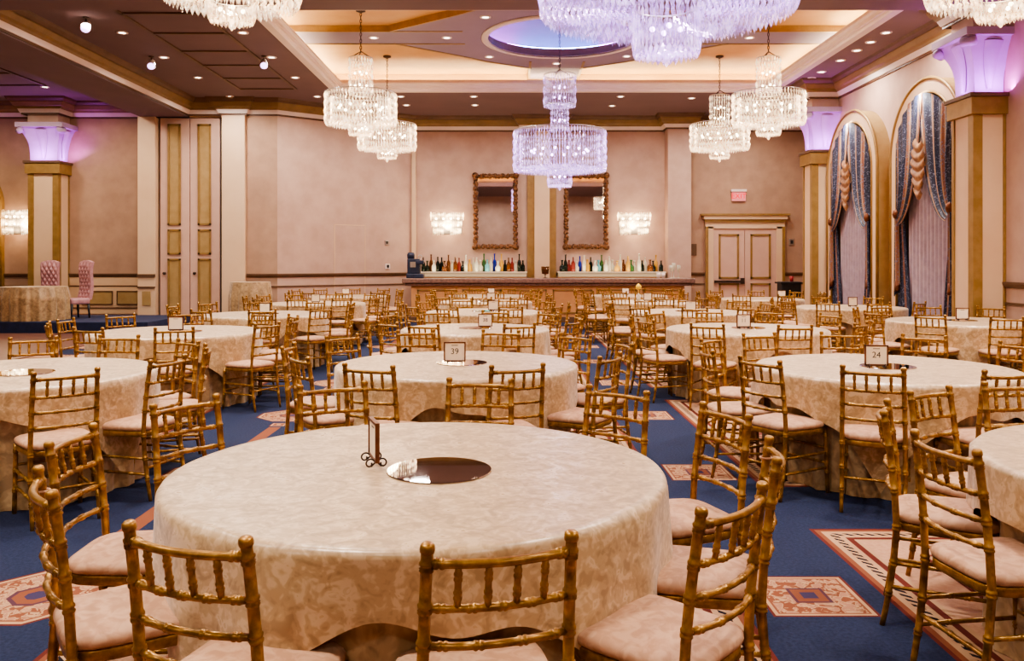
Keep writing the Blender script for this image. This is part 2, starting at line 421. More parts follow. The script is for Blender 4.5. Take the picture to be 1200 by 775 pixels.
# ceilings
def slab_with_holes(name, x0, x1, y0, y1, holes, z0, z1, mat):
    mb = MB(); ys = sorted({y0, y1} | {h[2] for h in holes} | {h[3] for h in holes})
    for a_, b_ in zip(ys[:-1], ys[1:]):
        xs = [x0]
        for h in sorted(holes):
            if h[2] <= a_ and h[3] >= b_: xs += [h[0], h[1]]
        xs.append(x1)
        for i in range(0, len(xs), 2): mb.box(xs[i], xs[i + 1], a_, b_, z0, z1)
    return struct(mb.build(name, mat))
HX0, HX1 = -3.9, 5.95
COFFERS = [(13.05, 19.2), (2.65, 8.8)]
slab_with_holes('ceiling', -15, 9, -5, 23.4, [(HX0, HX1, a_, b_) for a_, b_ in COFFERS], 5.5, 5.6, M['ceiling'])
# beams
mb = MB(); mb.box(-9.0, -7.85, -5, 20.62, 5.08, 5.52); struct(mb.build('ceiling_beam_side', M['ceiling']))
mb = MB(); mb.box(-7.85, 7.2, 10.5, 12.05, 5.15, 5.52); struct(mb.build('ceiling_beam_cross', M['ceiling']))
mb = MB(); mb.box(-9.0, -7.85, 20.5, 20.62, 5.06, 5.09); struct(mb.build('trim_10', M['dark']))

def coffer(k, y0, y1):
    cx, cy = (HX0 + HX1) / 2, (y0 + y1) / 2
    X0, X1, Y0, Y1 = HX0 - 0.55, HX1 + 0.55, y0 - 0.55, y1 + 0.55
    ZP, ZG = 5.84, 5.95
    # lip moulding around the opening (path counter-clockwise seen from below keeps the profile outside the hole)
    mb = MB()
    loop = [(HX0, y0), (HX0, y1), (HX1, y1), (HX1, y0)]
    for prof in ([(-0.16, 5.44), (-0.02, 5.44), (0.0, 5.47), (0.0, 5.5), (-0.16, 5.5)], [(-0.02, 5.5), (0.05, 5.5), (0.05, 5.56), (0.10, 5.58), (0.10, 5.62), (-0.02, 5.62)],
                 [(-0.02, 5.62), (0.02, 5.62), (0.02, 5.70), (-0.02, 5.70)]):
        mb.sweep(loop, prof, 0, True)
    struct(mb.build('trim_%d' % (20 + k), M['white_mould']))
    # cove walls and gold field with a round hole for the dome
    mb = MB()
    mb.sweep([(X0, Y0), (X0, Y1), (X1, Y1), (X1, Y0)], [(0, 5.6), (0, ZG + 0.1), (-0.05, ZG + 0.1), (-0.05, 5.6)], 0, True)
    n = 96; ang = [2 * pi * i / n for i in range(n)]
    for qx, qy in ((X0, Y0), (X1, Y0), (X1, Y1), (X0, Y1)):
        t = math.atan2(qy - cy, qx - cx) % (2 * pi)
        j = min(range(n), key=lambda i: abs((ang[i] - t + pi) % (2 * pi) - pi)); ang[j] = t
    vs = []
    for t in ang:
        c_, s_ = cos(t), sin(t)
        d = min((X1 - cx) / abs(c_) if abs(c_) > 1e-9 else 1e9, (Y1 - cy) / abs(s_) if abs(s_) > 1e-9 else 1e9)
        vs += [(cx + 1.6 * c_, cy + 1.6 * s_, ZG), (cx + d * c_, cy + d * s_, ZG)]
    mb.add(vs, [(2 * i, 2 * i + 1, (2 * i + 3) % (2 * n), (2 * i + 2) % (2 * n)) for i in range(n)], 0)
    struct(mb.build('ceiling_coffer_%d' % k, M['ceil_gold']))
    # lilac plate: ring round the dome and four arms; gold edges
    mb = MB()
    ri, ro, N = 1.5, 2.45, 96
    for i in range(N):
        t0, t1 = 2 * pi * i / N, 2 * pi * (i + 1) / N
        q = lambda r, t, z: (cx + r * cos(t), cy + r * sin(t), z)
        mb.add([q(ri, t0, ZP), q(ro, t0, ZP), q(ro, t1, ZP), q(ri, t1, ZP)], [(0, 1, 2, 3)], 0)
        mb.add([q(ro, t0, ZP), q(ro, t0, ZG), q(ro, t1, ZG), q(ro, t1, ZP)], [(0, 1, 2, 3)], 1)
        mb.add([q(ri, t0, ZP), q(ri, t0, ZG + 0.06), q(ri, t1, ZG + 0.06), q(ri, t1, ZP)], [(0, 1, 2, 3)], 2)
    e = 0.002
    for x0, x1, ya, yb in ((X0, cx - 1.9, cy - 0.42, cy + 0.42), (cx + 1.9, X1, cy - 0.42, cy + 0.42), (cx - 0.55, cx + 0.55, Y0, cy - 1.9), (cx - 0.55, cx + 0.55, cy + 1.9, Y1)):
        mb.add([(x0, ya, ZP + e), (x1, ya, ZP + e), (x1, yb, ZP + e), (x0, yb, ZP + e)], [(0, 1, 2, 3)], 0)
        if x1 - x0 > yb - ya and x0 != cx - 0.55:
            mb.box(x0, x1, ya - 0.05, ya, ZP - 0.012, ZG, 1); mb.box(x0, x1, yb, yb + 0.05, ZP - 0.012, ZG, 1)
        else:
            mb.box(x0 - 0.05, x0, ya, yb, ZP - 0.012, ZG, 1); mb.box(x1, x1 + 0.05, ya, yb, ZP - 0.012, ZG, 1)
    # chamfer plates between the ring and arms
    for sx_ in (-1, 1):
        for sy_ in (-1, 1):
            pts = [(cx + sx_ * 3.3, cy + sy_ * 0.42), (cx + sx_ * 2.0, cy + sy_ * 1.45), (cx + sx_ * 1.5, cy + sy_ * 1.9), (cx + sx_ * 0.55, cy + sy_ * 2.55), (cx + sx_ * 0.5, cy + sy_ * 2.0), (cx + sx_ * 2.0, cy + sy_ * 0.4)]
            mb.add([(x, y, ZP + 0.001) for x, y in pts], [tuple(range(6))], 0)
            for (ax, ay), (bx, by) in zip(pts[:3], pts[1:4]):
                mb.bar((ax, ay, (ZP + ZG) / 2 - 0.006), (bx, by, (ZP + ZG) / 2 - 0.006), 0.05, ZG - ZP + 0.012, 1)
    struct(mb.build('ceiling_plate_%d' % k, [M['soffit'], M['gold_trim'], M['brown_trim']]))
    # dome
    mb = MB()
    mb.lathe([(1.5, ZG + 0.06), (1.78, ZG + 0.06), (1.80, ZG + 0.1), (1.72, ZG + 0.34), (1.45, ZG + 0.55), (0.9, ZG + 0.72), (0.3, ZG + 0.78), (0.0, ZG + 0.785)], 64, (cx, cy, 0))
    mb.f.pop() if False else None
    o = mb.build('ceiling_dome_%d' % k, M['soffit']); struct(o)
    me = o.data
    # remove the cap that would close the dome opening
    import bmesh
    bm = bmesh.new(); bm.from_mesh(me)
    bmesh.ops.delete(bm, geom=[f for f in bm.faces if len(f.verts) > 10], context='FACES'); bm.to_mesh(me); bm.free()
    mb = MB()
    mb.lathe([(1.44, ZP - 0.03), (1.56, ZP - 0.03), (1.56, ZP), (1.44, ZP)], 64, (cx, cy, 0)); me = mb.mesh('rim', M['white_mould'])
    bm = bmesh.new(); bm.from_mesh(me); bmesh.ops.delete(bm, geom=[f for f in bm.faces if len(f.verts) > 10], context='FACES'); bm.to_mesh(me); bm.free()
    struct(link('trim_%d' % (30 + k), me))
    # LED ring hidden behind the rim and warm LED strips on the cove ledge
    led = MB()
    for a0 in range(12):
        t0, t1 = 2 * pi * a0 / 12, 2 * pi * (a0 + 0.97) / 12
        led.tube([(cx + 1.64 * cos(t0 + (t1 - t0) * i / 5), cy + 1.64 * sin(t0 + (t1 - t0) * i / 5), ZG + 0.09) for i in range(6)], 0.02, 6, (a0 // 2) % 2)
    struct(led.build('dome_led_strip_%d' % k, [M['led_violet'], M['led_blue']]))
    led = MB(); g = 0.3
    for a_, b_ in (((HX0 - g, y0 - g), (HX0 - g, y1 + g)), ((HX0 - g, y1 + g), (HX1 + g, y1 + g)), ((HX1 + g, y1 + g), (HX1 + g, y0 - g)), ((HX1 + g, y0 - g), (HX0 - g, y0 - g))):
        led.bar((a_[0], a_[1], 5.63), (b_[0], b_[1], 5.63), 0.05, 0.03)
    struct(led.build('cove_led_strip_%d' % k, M['led_warm']))
    return cx, cy, ZP, ZG
for k, (a_, b_) in enumerate(COFFERS, 1): DC = coffer(k, a_, b_) if k == 1 else (coffer(k, a_, b_), DC)[1]

# ceiling trim ladders
mb = MB()
def ladder(x0, x1, ds):
    for d in ds: mb.box(x0 - 0.03, x1 + 0.03, d - 0.03, d + 0.03, 5.475, 5.5)
    for x in (x0, x1): mb.box(x - 0.03, x + 0.03, ds[0], ds[-1], 5.475, 5.5)
ladder(-6.17, -4.88, [12.2, 13.36, 14.53, 15.77, 16.9, 18.1, 19.2]); ladder(-13.2, -10.4, [14.8, 16.2, 17.6, 18.8]); ladder(-6.17, -4.88, [2.0, 4.0, 6.0, 8.0, 10.0])
struct(mb.build('trim_11', M['brown_trim']))

# ------------------------------------------------------------------ pocket doors, service door, double door
door = struct(link('door_1', None, None, (-7.82, 20.60, 0)))
for i, x in enumerate((-0.72, 0.02)):
    leaf = MB(); leaf.box(x - 0.02, x + 0.70, 0.0, 0.06, 0.02, 5.06)
    lf = leaf.build('door_leaf', M['door_pink'], door)
    pn = MB()
    cx0, cx1 = (x + 0.17, x + 0.49)
    for z0, z1 in ((2.44, 4.92), (1.72, 2.34), (0.2, 1.62)):
        pn.box(cx0, cx1, -0.012, 0.0, z0, z1, 1)
        for q in ((cx0, cx0 + 0.045, z0, z1), (cx1 - 0.045, cx1, z0, z1), (cx0, cx1, z0, z0 + 0.045), (cx0, cx1, z1 - 0.045, z1)): pn.box(q[0], q[1], -0.03, -0.011, q[2], q[3], 0)
    pn.build('door_panel', [M['gold_trim'], M['gold_panel']], lf)
    kn = MB(); kn.tube([(x + 0.09, 0.0, 1.26), (x + 0.09, -0.05, 1.26)], 0.035, 12); kn.build('door_pull', M['iron'], lf)
# concealed service door on the angled wall
d0 = Vector((-5.66, 20.5)); d1 = Vector((-2.62, 23.0)); dv = (d1 - d0).normalized(); ra = math.atan2(dv.y, dv.x)
def on_angle(px):   # distance along the angled wall of picture column px
    k = (px - VX) / F
    return (k * d0.y - d0.x) / (dv.x - k * dv.y)
s0, s1 = on_angle(391.5), on_angle(428)
door = struct(link('door_2', None, None, (d0.x, d0.y, 0), ra))
mb = MB()
for q in ((s0, s0 + 0.018, 0, 2.5), (s1 - 0.018, s1, 0, 2.5), (s0, s1, 2.482, 2.5)): mb.box(q[0], q[1], -0.012, 0.0, q[2], q[3])
mb.build('door_seam', M['ivory'], door)
mb = MB(); mb.box(s0 + 0.018, s1 - 0.018, -0.006, 0.0, 0, 2.482); mb.build('door_leaf', M['wall'], door)
# double door
door = struct(link('door_3', None, None, (6.42, 23.0, 0)))
fr = MB()
for x0, x1 in ((-1.08, -0.86), (0.86, 1.08)):
    fr.box(x0, x1, -0.10, 0, 0, 2.50, 0)
    fr.box(x0 if x0 < 0 else x1 - 0.07, x0 + 0.07 if x0 < 0 else x1, -0.14, -0.10, 0, 2.5, 1)
fr.box(-1.08, 1.08, -0.10, 0, 2.45, 2.62, 0); fr.box(-1.10, 1.10, -0.14, -0.02, 2.62, 2.70, 1); fr.box(-1.14, 1.14, -0.18, 0, 2.70, 2.80, 0); fr.box(-1.2, 1.2, -0.22, 0, 2.80, 2.85, 1)
fr.build('door_frame', [M['ivory'], M['gold_trim']], door)
for i, x in enumerate((-0.86, 0.005)):
    lf = MB(); lf.box(x, x + 0.855, -0.06, 0, 0.01, 2.45); leaf = lf.build('door_leaf', M['door_pink'], door, bevel=0.005)
    pn = MB()
    for z0, z1 in ((1.08, 2.3), (0.2, 0.96)):
        a0, a1 = x + 0.15, x + 0.70
        for q in ((a0, a0 + 0.05, z0, z1), (a1 - 0.05, a1, z0, z1), (a0, a1, z0, z0 + 0.05), (a0, a1, z1 - 0.05, z1)): pn.box(q[0], q[1], -0.085, -0.06, q[2], q[3])
    pn.build('door_moulding', M['gold_trim'], leaf)
    if i == 0:
        pb = MB(); pb.bar((x + 0.02, -0.13, 1.0), (x + 0.8, -0.13, 1.0), 0.04, 0.06); pb.box(x + 0.74, x + 0.84, -0.14, -0.06, 0.94, 1.1); pb.box(x + 0.03, x + 0.1, -0.13, -0.06, 0.97, 1.03)
        pb.build('push_bar', M['iron'], leaf)

# ------------------------------------------------------------------ piers with violet-lit capitals
def pier(k, x0, x1, y0, y1, front_sides):
    cx, cy = (x0 + x1) / 2, (y0 + y1) / 2
    mb = MB()
    mb.box(x0, x1, y0, y1, 0, 3.70, 0)
    t = 0.02
    for xx in (x0, x1):
        if (xx == x0 and (-1, 0) in front_sides) or k == 3: mb.box(xx - t if xx == x0 else xx - 0.12, xx + 0.12 if xx == x0 else xx + t, y0 - t, y0 + 0.12, 0, 3.70, 1)
        else: mb.box(xx - 0.04, xx + t, y0 - t, y0 + 0.04, 0, 3.70, 1)
        mb.box(xx - t if xx == x0 else xx - 0.05, xx + 0.05 if xx == x0 else xx + t, y1 - 0.05, y1 + t, 0, 3.70, 1)
    mb.box(x0 - 0.07, x1 + 0.07, y0 - 0.07, y1 + 0.07, 3.68, 3.93, 1); mb.box(x0 - 0.10, x1 + 0.10, y0 - 0.10, y1 + 0.10, 3.93, 3.99, 2)
    mb.box(x0 - 0.06, x1 + 0.06, y0 - 0.06, y1 + 0.06, 0, 0.3, 0)
    struct(mb.build('pier_shaft_%d' % k, [M['ivory'], M['gold_trim'], M['brown_trim']], bevel=0.006))
    # flaring concave capital, square in plan with volutes at the top
    hw, hd = (x1 - x0) / 2 - 0.02, (y1 - y0) / 2 - 0.02
    mb = MB(); prof = []
    for i in range(15):
        q = i / 14; prof.append((0.22 * q ** 3.2, 3.99 + 0.80 * q))
    n = len(prof); vs = []
    def ring(fl):
        out = []
        for (sx_, sy_) in ((-1, -1), (1, -1), (1, 1), (-1, 1)):
            out.append((cx + sx_ * (hw + fl), cy + sy_ * (hd + fl)))
        pts = []
        for i in range(4):
            a_, b_ = out[i], out[(i + 1) % 4]
            for j in range(8):
                q = j / 8; cv = -0.28 * fl * 4 * q * (1 - q)   # faces hollow towards the middle
                x, y = a_[0] + (b_[0] - a_[0]) * q, a_[1] + (b_[1] - a_[1]) * q
                nx, ny = (b_[1] - a_[1]), -(b_[0] - a_[0]); L = sqrt(nx * nx + ny * ny)
                pts.append((x + nx / L * cv, y + ny / L * cv))
        return pts
    for fl, z in prof: vs += [(x, y, z) for x, y in ring(fl)]
    W = 32
    mb.add(vs, [(i * W + j, i * W + (j + 1) % W, (i + 1) * W + (j + 1) % W, (i + 1) * W + j) for i in range(n - 1) for j in range(W)] + [tuple((n - 1) * W + j for j in range(W))], 0, False)
    # central leaf on every face
    for fx, fy in ((0, -1), (-1, 0), (1, 0), (0, 1)):
        def leaf(u_, v_):
            z = 4.05 + 0.68 * v_; fl = 0.22 * ((z - 3.99) / 0.8) ** 3.2 * 0.72 + 0.012
            wd = 0.11 * (0.35 + 0.9 * v_); o_ = fl + 0.03 * (1 - (2 * u_ - 1) ** 2)
            t_ = (u_ - 0.5) * 2 * wd
            return (cx + fx * (hw + o_) + (t_ if fx == 0 else 0), cy + fy * (hd + o_) + (t_ if fy == 0 else 0), z)
        mb.grid(leaf, 6, 10)
    # volutes
    for sx_, sy_ in ((-1, -1), (1, -1), (1, 1), (-1, 1)):
        c_ = Vector((cx + sx_ * (hw + 0.17), cy + sy_ * (hd + 0.15), 4.71))
        mb.tube([c_ + Vector((sx_, -sy_, 0)) * -0.07, c_ + Vector((sx_, -sy_, 0)) * 0.07], 0.07, 14, 0)
    mb.box(cx - hw - 0.24, cx + hw + 0.24, cy - hd - 0.24, cy + hd + 0.24, 4.79, 4.90, 0)
    mb.box(x0 - 0.02, x1 + 0.02, y0 - 0.02, y1 + 0.02, 4.90, 5.5, 1)
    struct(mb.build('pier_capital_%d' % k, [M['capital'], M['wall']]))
    # violet uplights standing on the ledge in front of each open face
    for fx, fy in front_sides:
        ld = bpy.data.lights.new('uplight', 'AREA'); ld.shape = 'RECTANGLE'; ld.size = 0.5; ld.size_y = 0.10; ld.energy = 20; ld.color = (0.62, 0.15, 1.0)
        lo = bpy.data.objects.new('uplight', ld); COL.objects.link(lo)
        lo.location = (cx + fx * (hw + 0.22), cy + fy * (hd + 0.22), 4.03)
        d = Vector((-fx * 0.42, -fy * 0.42, 1)); q = d.to_track_quat('-Z', 'Y' if fx == 0 else 'X'); lo.rotation_euler = q.to_euler()
        if fx != 0: ld.size, ld.size_y = 0.5, 0.10
pier(1, 6.74, 7.2, 12.2, 12.76, [(-1, 0), (0, -1)])
pier(2, 6.64, 7.2, 18.4, 18.95, [(-1, 0), (0, -1)])
pier(3, -11.65, -10.95, 20.38, 20.9, [(0, -1), (1, 0)])

# ------------------------------------------------------------------ arched windows and curtains on the right wall
def arch_pts(h, zs, n=28):
    return [(h, 0.0)] + [(h * cos(pi * i / n), zs + h * sin(pi * i / n)) for i in range(n + 1)] + [(-h, 0.0)]
def window(k, cy):
    zs = 3.36; xf, xw = 6.92, 7.2
    o = arch_pts(1.23, zs); i_ = arch_pts(1.0, zs); mb = MB(); n = len(o)
    # local w -> world y: cy + w
    def strip(A, xa, B, xb, mi):
        vs = [(xa, cy + w, z) for w, z in A] + [(xb, cy + w, z) for w, z in B]
        mb.add(vs, [(j, j + 1, n + j + 1, n + j) for j in range(n - 1)], mi, False)
    strip(o, xf, i_, xf, 0); strip(o, xf, o, xw, 1); strip(i_, xf, i_, xw, 1)
    for h, r in ((1.23, 0.03), (1.0, 0.026)):
        mb.tube([(xf, cy + w, z) for w, z in arch_pts(h, zs, 40)], r, 8, 2)
    o_ = struct(mb.build('window_%d' % k, [M['ivory'], M['gold_panel'], M['gold_trim']]))
    # curtain set
    t = thing('arched_curtain', 'navy and gold swagged curtain over white voile, in the arched window %s' % ('beside the far pier' if k == 1 else 'beside the near pier'), 'curtain',
              (7.03, cy, 0), 0, 'swagged curtains in the arched windows')
    # local coords: x = -depth, y = w
    mb = MB()
    mb.grid(lambda a_, b_: (-0.03 + 0.018 * sin(a_ * 2 * pi * 11), -0.70 + 1.4 * a_, 0.02 + 3.5 * b_), 132, 4)
    mb.build('sheer_panel', M['sheer'], t)
    for s in (-1, 1):
        mb = MB()
        def dr(a_, b_, s=s):
            z = 0.02 + 2.35 * b_; w0 = 0.46 + 0.32 * b_; w = w0 + (0.975 - w0) * a_
            return (-0.08 + 0.024 * sin(a_ * 2 * pi * 5.0), s * w, z)
        mb.grid(dr, 60, 10, at=lambda a_, b_: a_ * 2.0 + 0.001); mb.build('side_drape', M['drape'], t)
        mb = MB()
        def sw(a_, b_, s=s):
            th = pi / 2 * (1 - a_) + 0.06
            S = Vector((0.985 * cos(th), zs + 0.985 * sin(th)))
            Eo = Vector((0.78 + 0.19 * a_, 2.18 + 0.26 * a_))
            C = Vector((0.13 + 0.80 * a_ ** 0.8, 2.36 + 0.75 * a_ ** 1.4))
            q = S * (1 - b_) ** 2 + C * 2 * b_ * (1 - b_) + Eo * b_ * b_
            w = min(q.x, 0.98)
            return (-0.13 - 0.055 * (1 - a_) + 0.03 * sin(a_ * 2 * pi * 5.5) * (0.5 + 0.5 * sin(pi * b_)), s * w, q.y)
        mb.grid(sw, 66, 24, at=lambda a_, b_: a_ * 4.0 + 0.45); mb.build('swag', M['drape'], t)
        mb = MB()
        def tail(a_, b_, s=s):
            z = 2.42 - (1.25 + 0.25 * a_) * b_; hw_ = 0.05 + 0.06 * b_
            return (-0.15 + 0.03 * sin(a_ * 2 * pi * 3), s * (0.905 + hw_ * (a_ - 0.5) * 1.3), z)
        mb.grid(tail, 36, 12, at=lambda a_, b_: 0.55 + a_ * 0.35); mb.build('drape_tail', M['drape'], t)
        mb = MB(); mb.lathe([(0.0, 2.48), (0.05, 2.44), (0.06, 2.38), (0.04, 2.32), (0.0, 2.30)], 12, (-0.17, s * 0.91, 0)); mb.build('tieback', M['bronze'], t)
        mb = MB(); mb.lathe([(0.0, 1.22), (0.035, 1.2), (0.05, 1.08), (0.05, 1.02), (0, 1.02)], 10, (-0.15, s * 0.905, 0))
        mb.build('tassel', M['bronze'], t)
    mb = MB()
    def jb(a_, b_):
        z = 3.62 - 0.95 * b_; wd = 0.12 + 0.12 * sin(pi * min(1, b_ * 1.1)) ; w = (a_ - 0.5) * 2 * wd
        sag = 0.10 * (1 - (2 * a_ - 1) ** 2)
        return (-0.20 - 0.035 * abs(sin(b_ * pi * 6)), w, z - sag)
    mb.grid(jb, 14, 60); mb.build('jabot', M['jabot'], t)
    ld = bpy.data.lights.new('arch_downlight', 'SPOT'); ld.energy = 150; ld.spot_size = R(120); ld.spot_blend = 0.7; ld.shadow_soft_size = 0.04; ld.color = (1.0, 0.93, 0.82)
    lo = bpy.data.objects.new('arch_downlight', ld); COL.objects.link(lo); lo.location = (6.70, cy, 4.42); lo.rotation_euler = (0, R(-24), 0)
window(1, 17.05); window(2, 14.02)
# arch on the far left wall end
mb = MB(); 
o = arch_pts(1.05, 2.95); i_ = arch_pts(0.85, 2.95); n = len(o)
mb.add([(-13.6 + w, 20.72, z) for w, z in o] + [(-13.6 + w, 20.72, z) for w, z in i_], [(j, j + 1, n + j + 1, n + j) for j in range(n - 1)], 0)
mb.add([(-13.6 + w, 20.72, z) for w, z in o] + [(-13.6 + w, 20.9, z) for w, z in o], [(j, j + 1, n + j + 1, n + j) for j in range(n - 1)], 1)
mb.add([(-13.6 + w, 20.80, z) for w, z in i_] , [tuple(range(n))], 0)
mb.tube([(-13.6 + w, 20.72, z) for w, z in o], 0.03, 8, 1)
struct(mb.build('window_3', [M['ivory'], M['gold_trim']]))

# ------------------------------------------------------------------ downlights and spotlights
def lamp(kind, loc, energy, color, **kw):
    ld = bpy.data.lights.new(kind.lower() + '_lamp', kind); ld.energy = energy; ld.color = color
    for a_, b_ in kw.items(): setattr(ld, a_, b_)
    lo = bpy.data.objects.new(kind.lower() + '_lamp', ld); COL.objects.link(lo); lo.location = loc
    return lo
mb = MB(); mb.lathe([(0.062, 0.0), (0.062, -0.012), (0.095, -0.014), (0.10, 0.0)], 20); me_ring = mb.mesh('downlight_ring', M['white_mould'])
import bmesh
bm = bmesh.new(); bm.from_mesh(me_ring); bmesh.ops.delete(bm, geom=[f for f in bm.faces if len(f.verts) > 10], context='FACES'); bm.to_mesh(me_ring); bm.free()
mb = MB(); mb.lathe([(0.0, -0.006), (0.065, -0.006), (0.065, 0.0), (0.0, 0.0)], 20); me_lens = mb.mesh('downlight_lens', M['can_lens'])
ORD = ['nearest', 'second', 'third', 'fourth', 'fifth', 'sixth', 'seventh', 'eighth', 'ninth', 'tenth', 'eleventh', 'twelfth', 'thirteenth', 'fourteenth', 'fifteenth', 'sixteenth', 'seventeenth', 'eighteenth',
       'nineteenth', 'twentieth', 'twenty-first', 'twenty-second', 'twenty-third', 'twenty-fourth', 'twenty-fifth', 'twenty-sixth', 'twenty-seventh', 'twenty-eighth', 'twenty-ninth', 'thirtieth']
def downlight(x, y, z, label):
    t = thing('downlight', label, 'ceiling light', (x, y, z), 0, 'recessed downlights')
    link('trim_ring', me_ring, t); link('lens', me_lens, t)
for i, d in enumerate((14.5, 16.25, 18.03, 20.1)):
    downlight(-6.68, d, CZ, 'recessed round downlight left of the ceiling panel ladder, %s one going back' % ORD[i].replace('nearest', 'first'))
    downlight(-4.60, d, CZ, 'recessed round downlight between panel ladder and coffer, %s one going back' % ORD[i].replace('nearest', 'first'))
for i, d in enumerate((14.5, 15.12, 15.72, 16.5, 17.5, 18.1, 18.7)):
    downlight(6.5, d, CZ, 'recessed round downlight along the window side soffit, %s one going back' % ORD[i].replace('nearest', 'first'))
for i, (x, y) in enumerate(((-2.6, 20.1), (-0.85, 20.1), (2.66, 20.1), (4.4, 20.3))):
    downlight(x, y, CZ, 'recessed downlight in soffit behind the coffer, %s from the left in front row' % ORD[i].replace('nearest', 'first'))
for i, (x, y) in enumerate(((-2.6, 21.2), (-0.87, 21.2), (2.6, 21.3))):
    downlight(x, y, CZ, 'recessed downlight in soffit above the bar, %s from the left in rear row' % ORD[i].replace('nearest', 'first'))
cx, cy, ZP, ZG = DC
for (x, y), lb in (((-2.6, 16.1), 'on the left arm of the ceiling plate, outer one'), ((-1.2, 16.1), 'on the left arm of the ceiling plate, inner one'), ((-0.42, 14.75), 'at the near left of the dome ring'),
                   ((-0.42, 17.6), 'at the far left of the dome ring'), ((1.02, 18.2), 'behind the dome ring on the centre line'), ((2.45, 17.55), 'at the far right of the dome ring'), ((4.6, 16.1), 'on the right arm of the ceiling plate')):
    downlight(x, y, ZP, 'small downlight ' + lb)
downlight(-10.5, 19.0, CZ, 'recessed downlight over the stage, farther one'); downlight(-9.8, 16.6, CZ, 'recessed downlight over the stage edge, nearer one')
for (x, y), lb in (((-6.85, 13.6), 'violet lit ceiling spotlight at the upper left corner, above the panel ladder'), ((-6.9, 16.2), 'ceiling spotlight beside the left edge of the panel ladder'), ((-4.72, 16.15), 'ceiling spotlight beside the right edge of the panel ladder')):
    t = thing('ceiling_spotlight', lb, 'spotlight', (x, y, CZ), 0, 'violet ceiling spotlights')
    mb = MB(); mb.lathe([(0.0, 0.0), (0.05, 0.0), (0.05, -0.02), (0.012, -0.025), (0.012, -0.12), (0.0, -0.12)], 14); mb.build('mount', M['iron'], t)
    dv_ = Vector((0.25, -0.75, -0.65)).normalized(); c0 = Vector((0, 0, -0.14))
    mb = MB(); mb.tube([c0 - dv_ * 0.10, c0 - dv_ * 0.08, c0 + dv_ * 0.08, c0 + dv_ * 0.1], [0.04, 0.06, 0.075, 0.075], 14); mb.build('can', M['white_mould'], t)
    mb = MB(); mb.tube([c0 + dv_ * 0.101, c0 + dv_ * 0.108], 0.066, 14); mb.build('lens', M['spot_lens'], t)

# ------------------------------------------------------------------ chandeliers
def bead(mb, x, y, z0, z1, r, t):
    zm = z0 + (z1 - z0) * 0.62
    vs = [(x, y, z0), (x, y, z1)] + [(x + r * cos(t + k * pi / 2), y + r * sin(t + k * pi / 2), zm) for k in range(4)]
    mb.add(vs, [(0, 3, 2), (0, 4, 3), (0, 5, 4), (0, 2, 5), (1, 2, 3), (1, 3, 4), (1, 4, 5), (1, 5, 2)])
def curtain(mb, r, z0, z1, n, rows, w):
    for k in range(n):
        t = 2 * pi * k / n
        for j in range(rows):
            a_, b_ = z0 + (z1 - z0) * j / rows, z0 + (z1 - z0) * (j + 0.97) / rows
            bead(mb, r * cos(t), r * sin(t), a_, b_, w, t)
def underside(mb, r0, r1, z, rings, w, drop, step):
    for i in range(rings):
        r = r0 + (r1 - r0) * i / max(1, rings - 1); n = max(8, int(2 * pi * r / step))
        for k in range(n):
            t = 2 * pi * (k + 0.5 * (i % 2)) / n
            bead(mb, r * cos(t), r * sin(t), z - drop, z + drop, w, t)
def hoop(mb, r, z, w=0.008):
    mb.tube([(r * cos(2 * pi * k / 40), r * sin(2 * pi * k / 40), z) for k in range(41)], w, 6, 0, False)
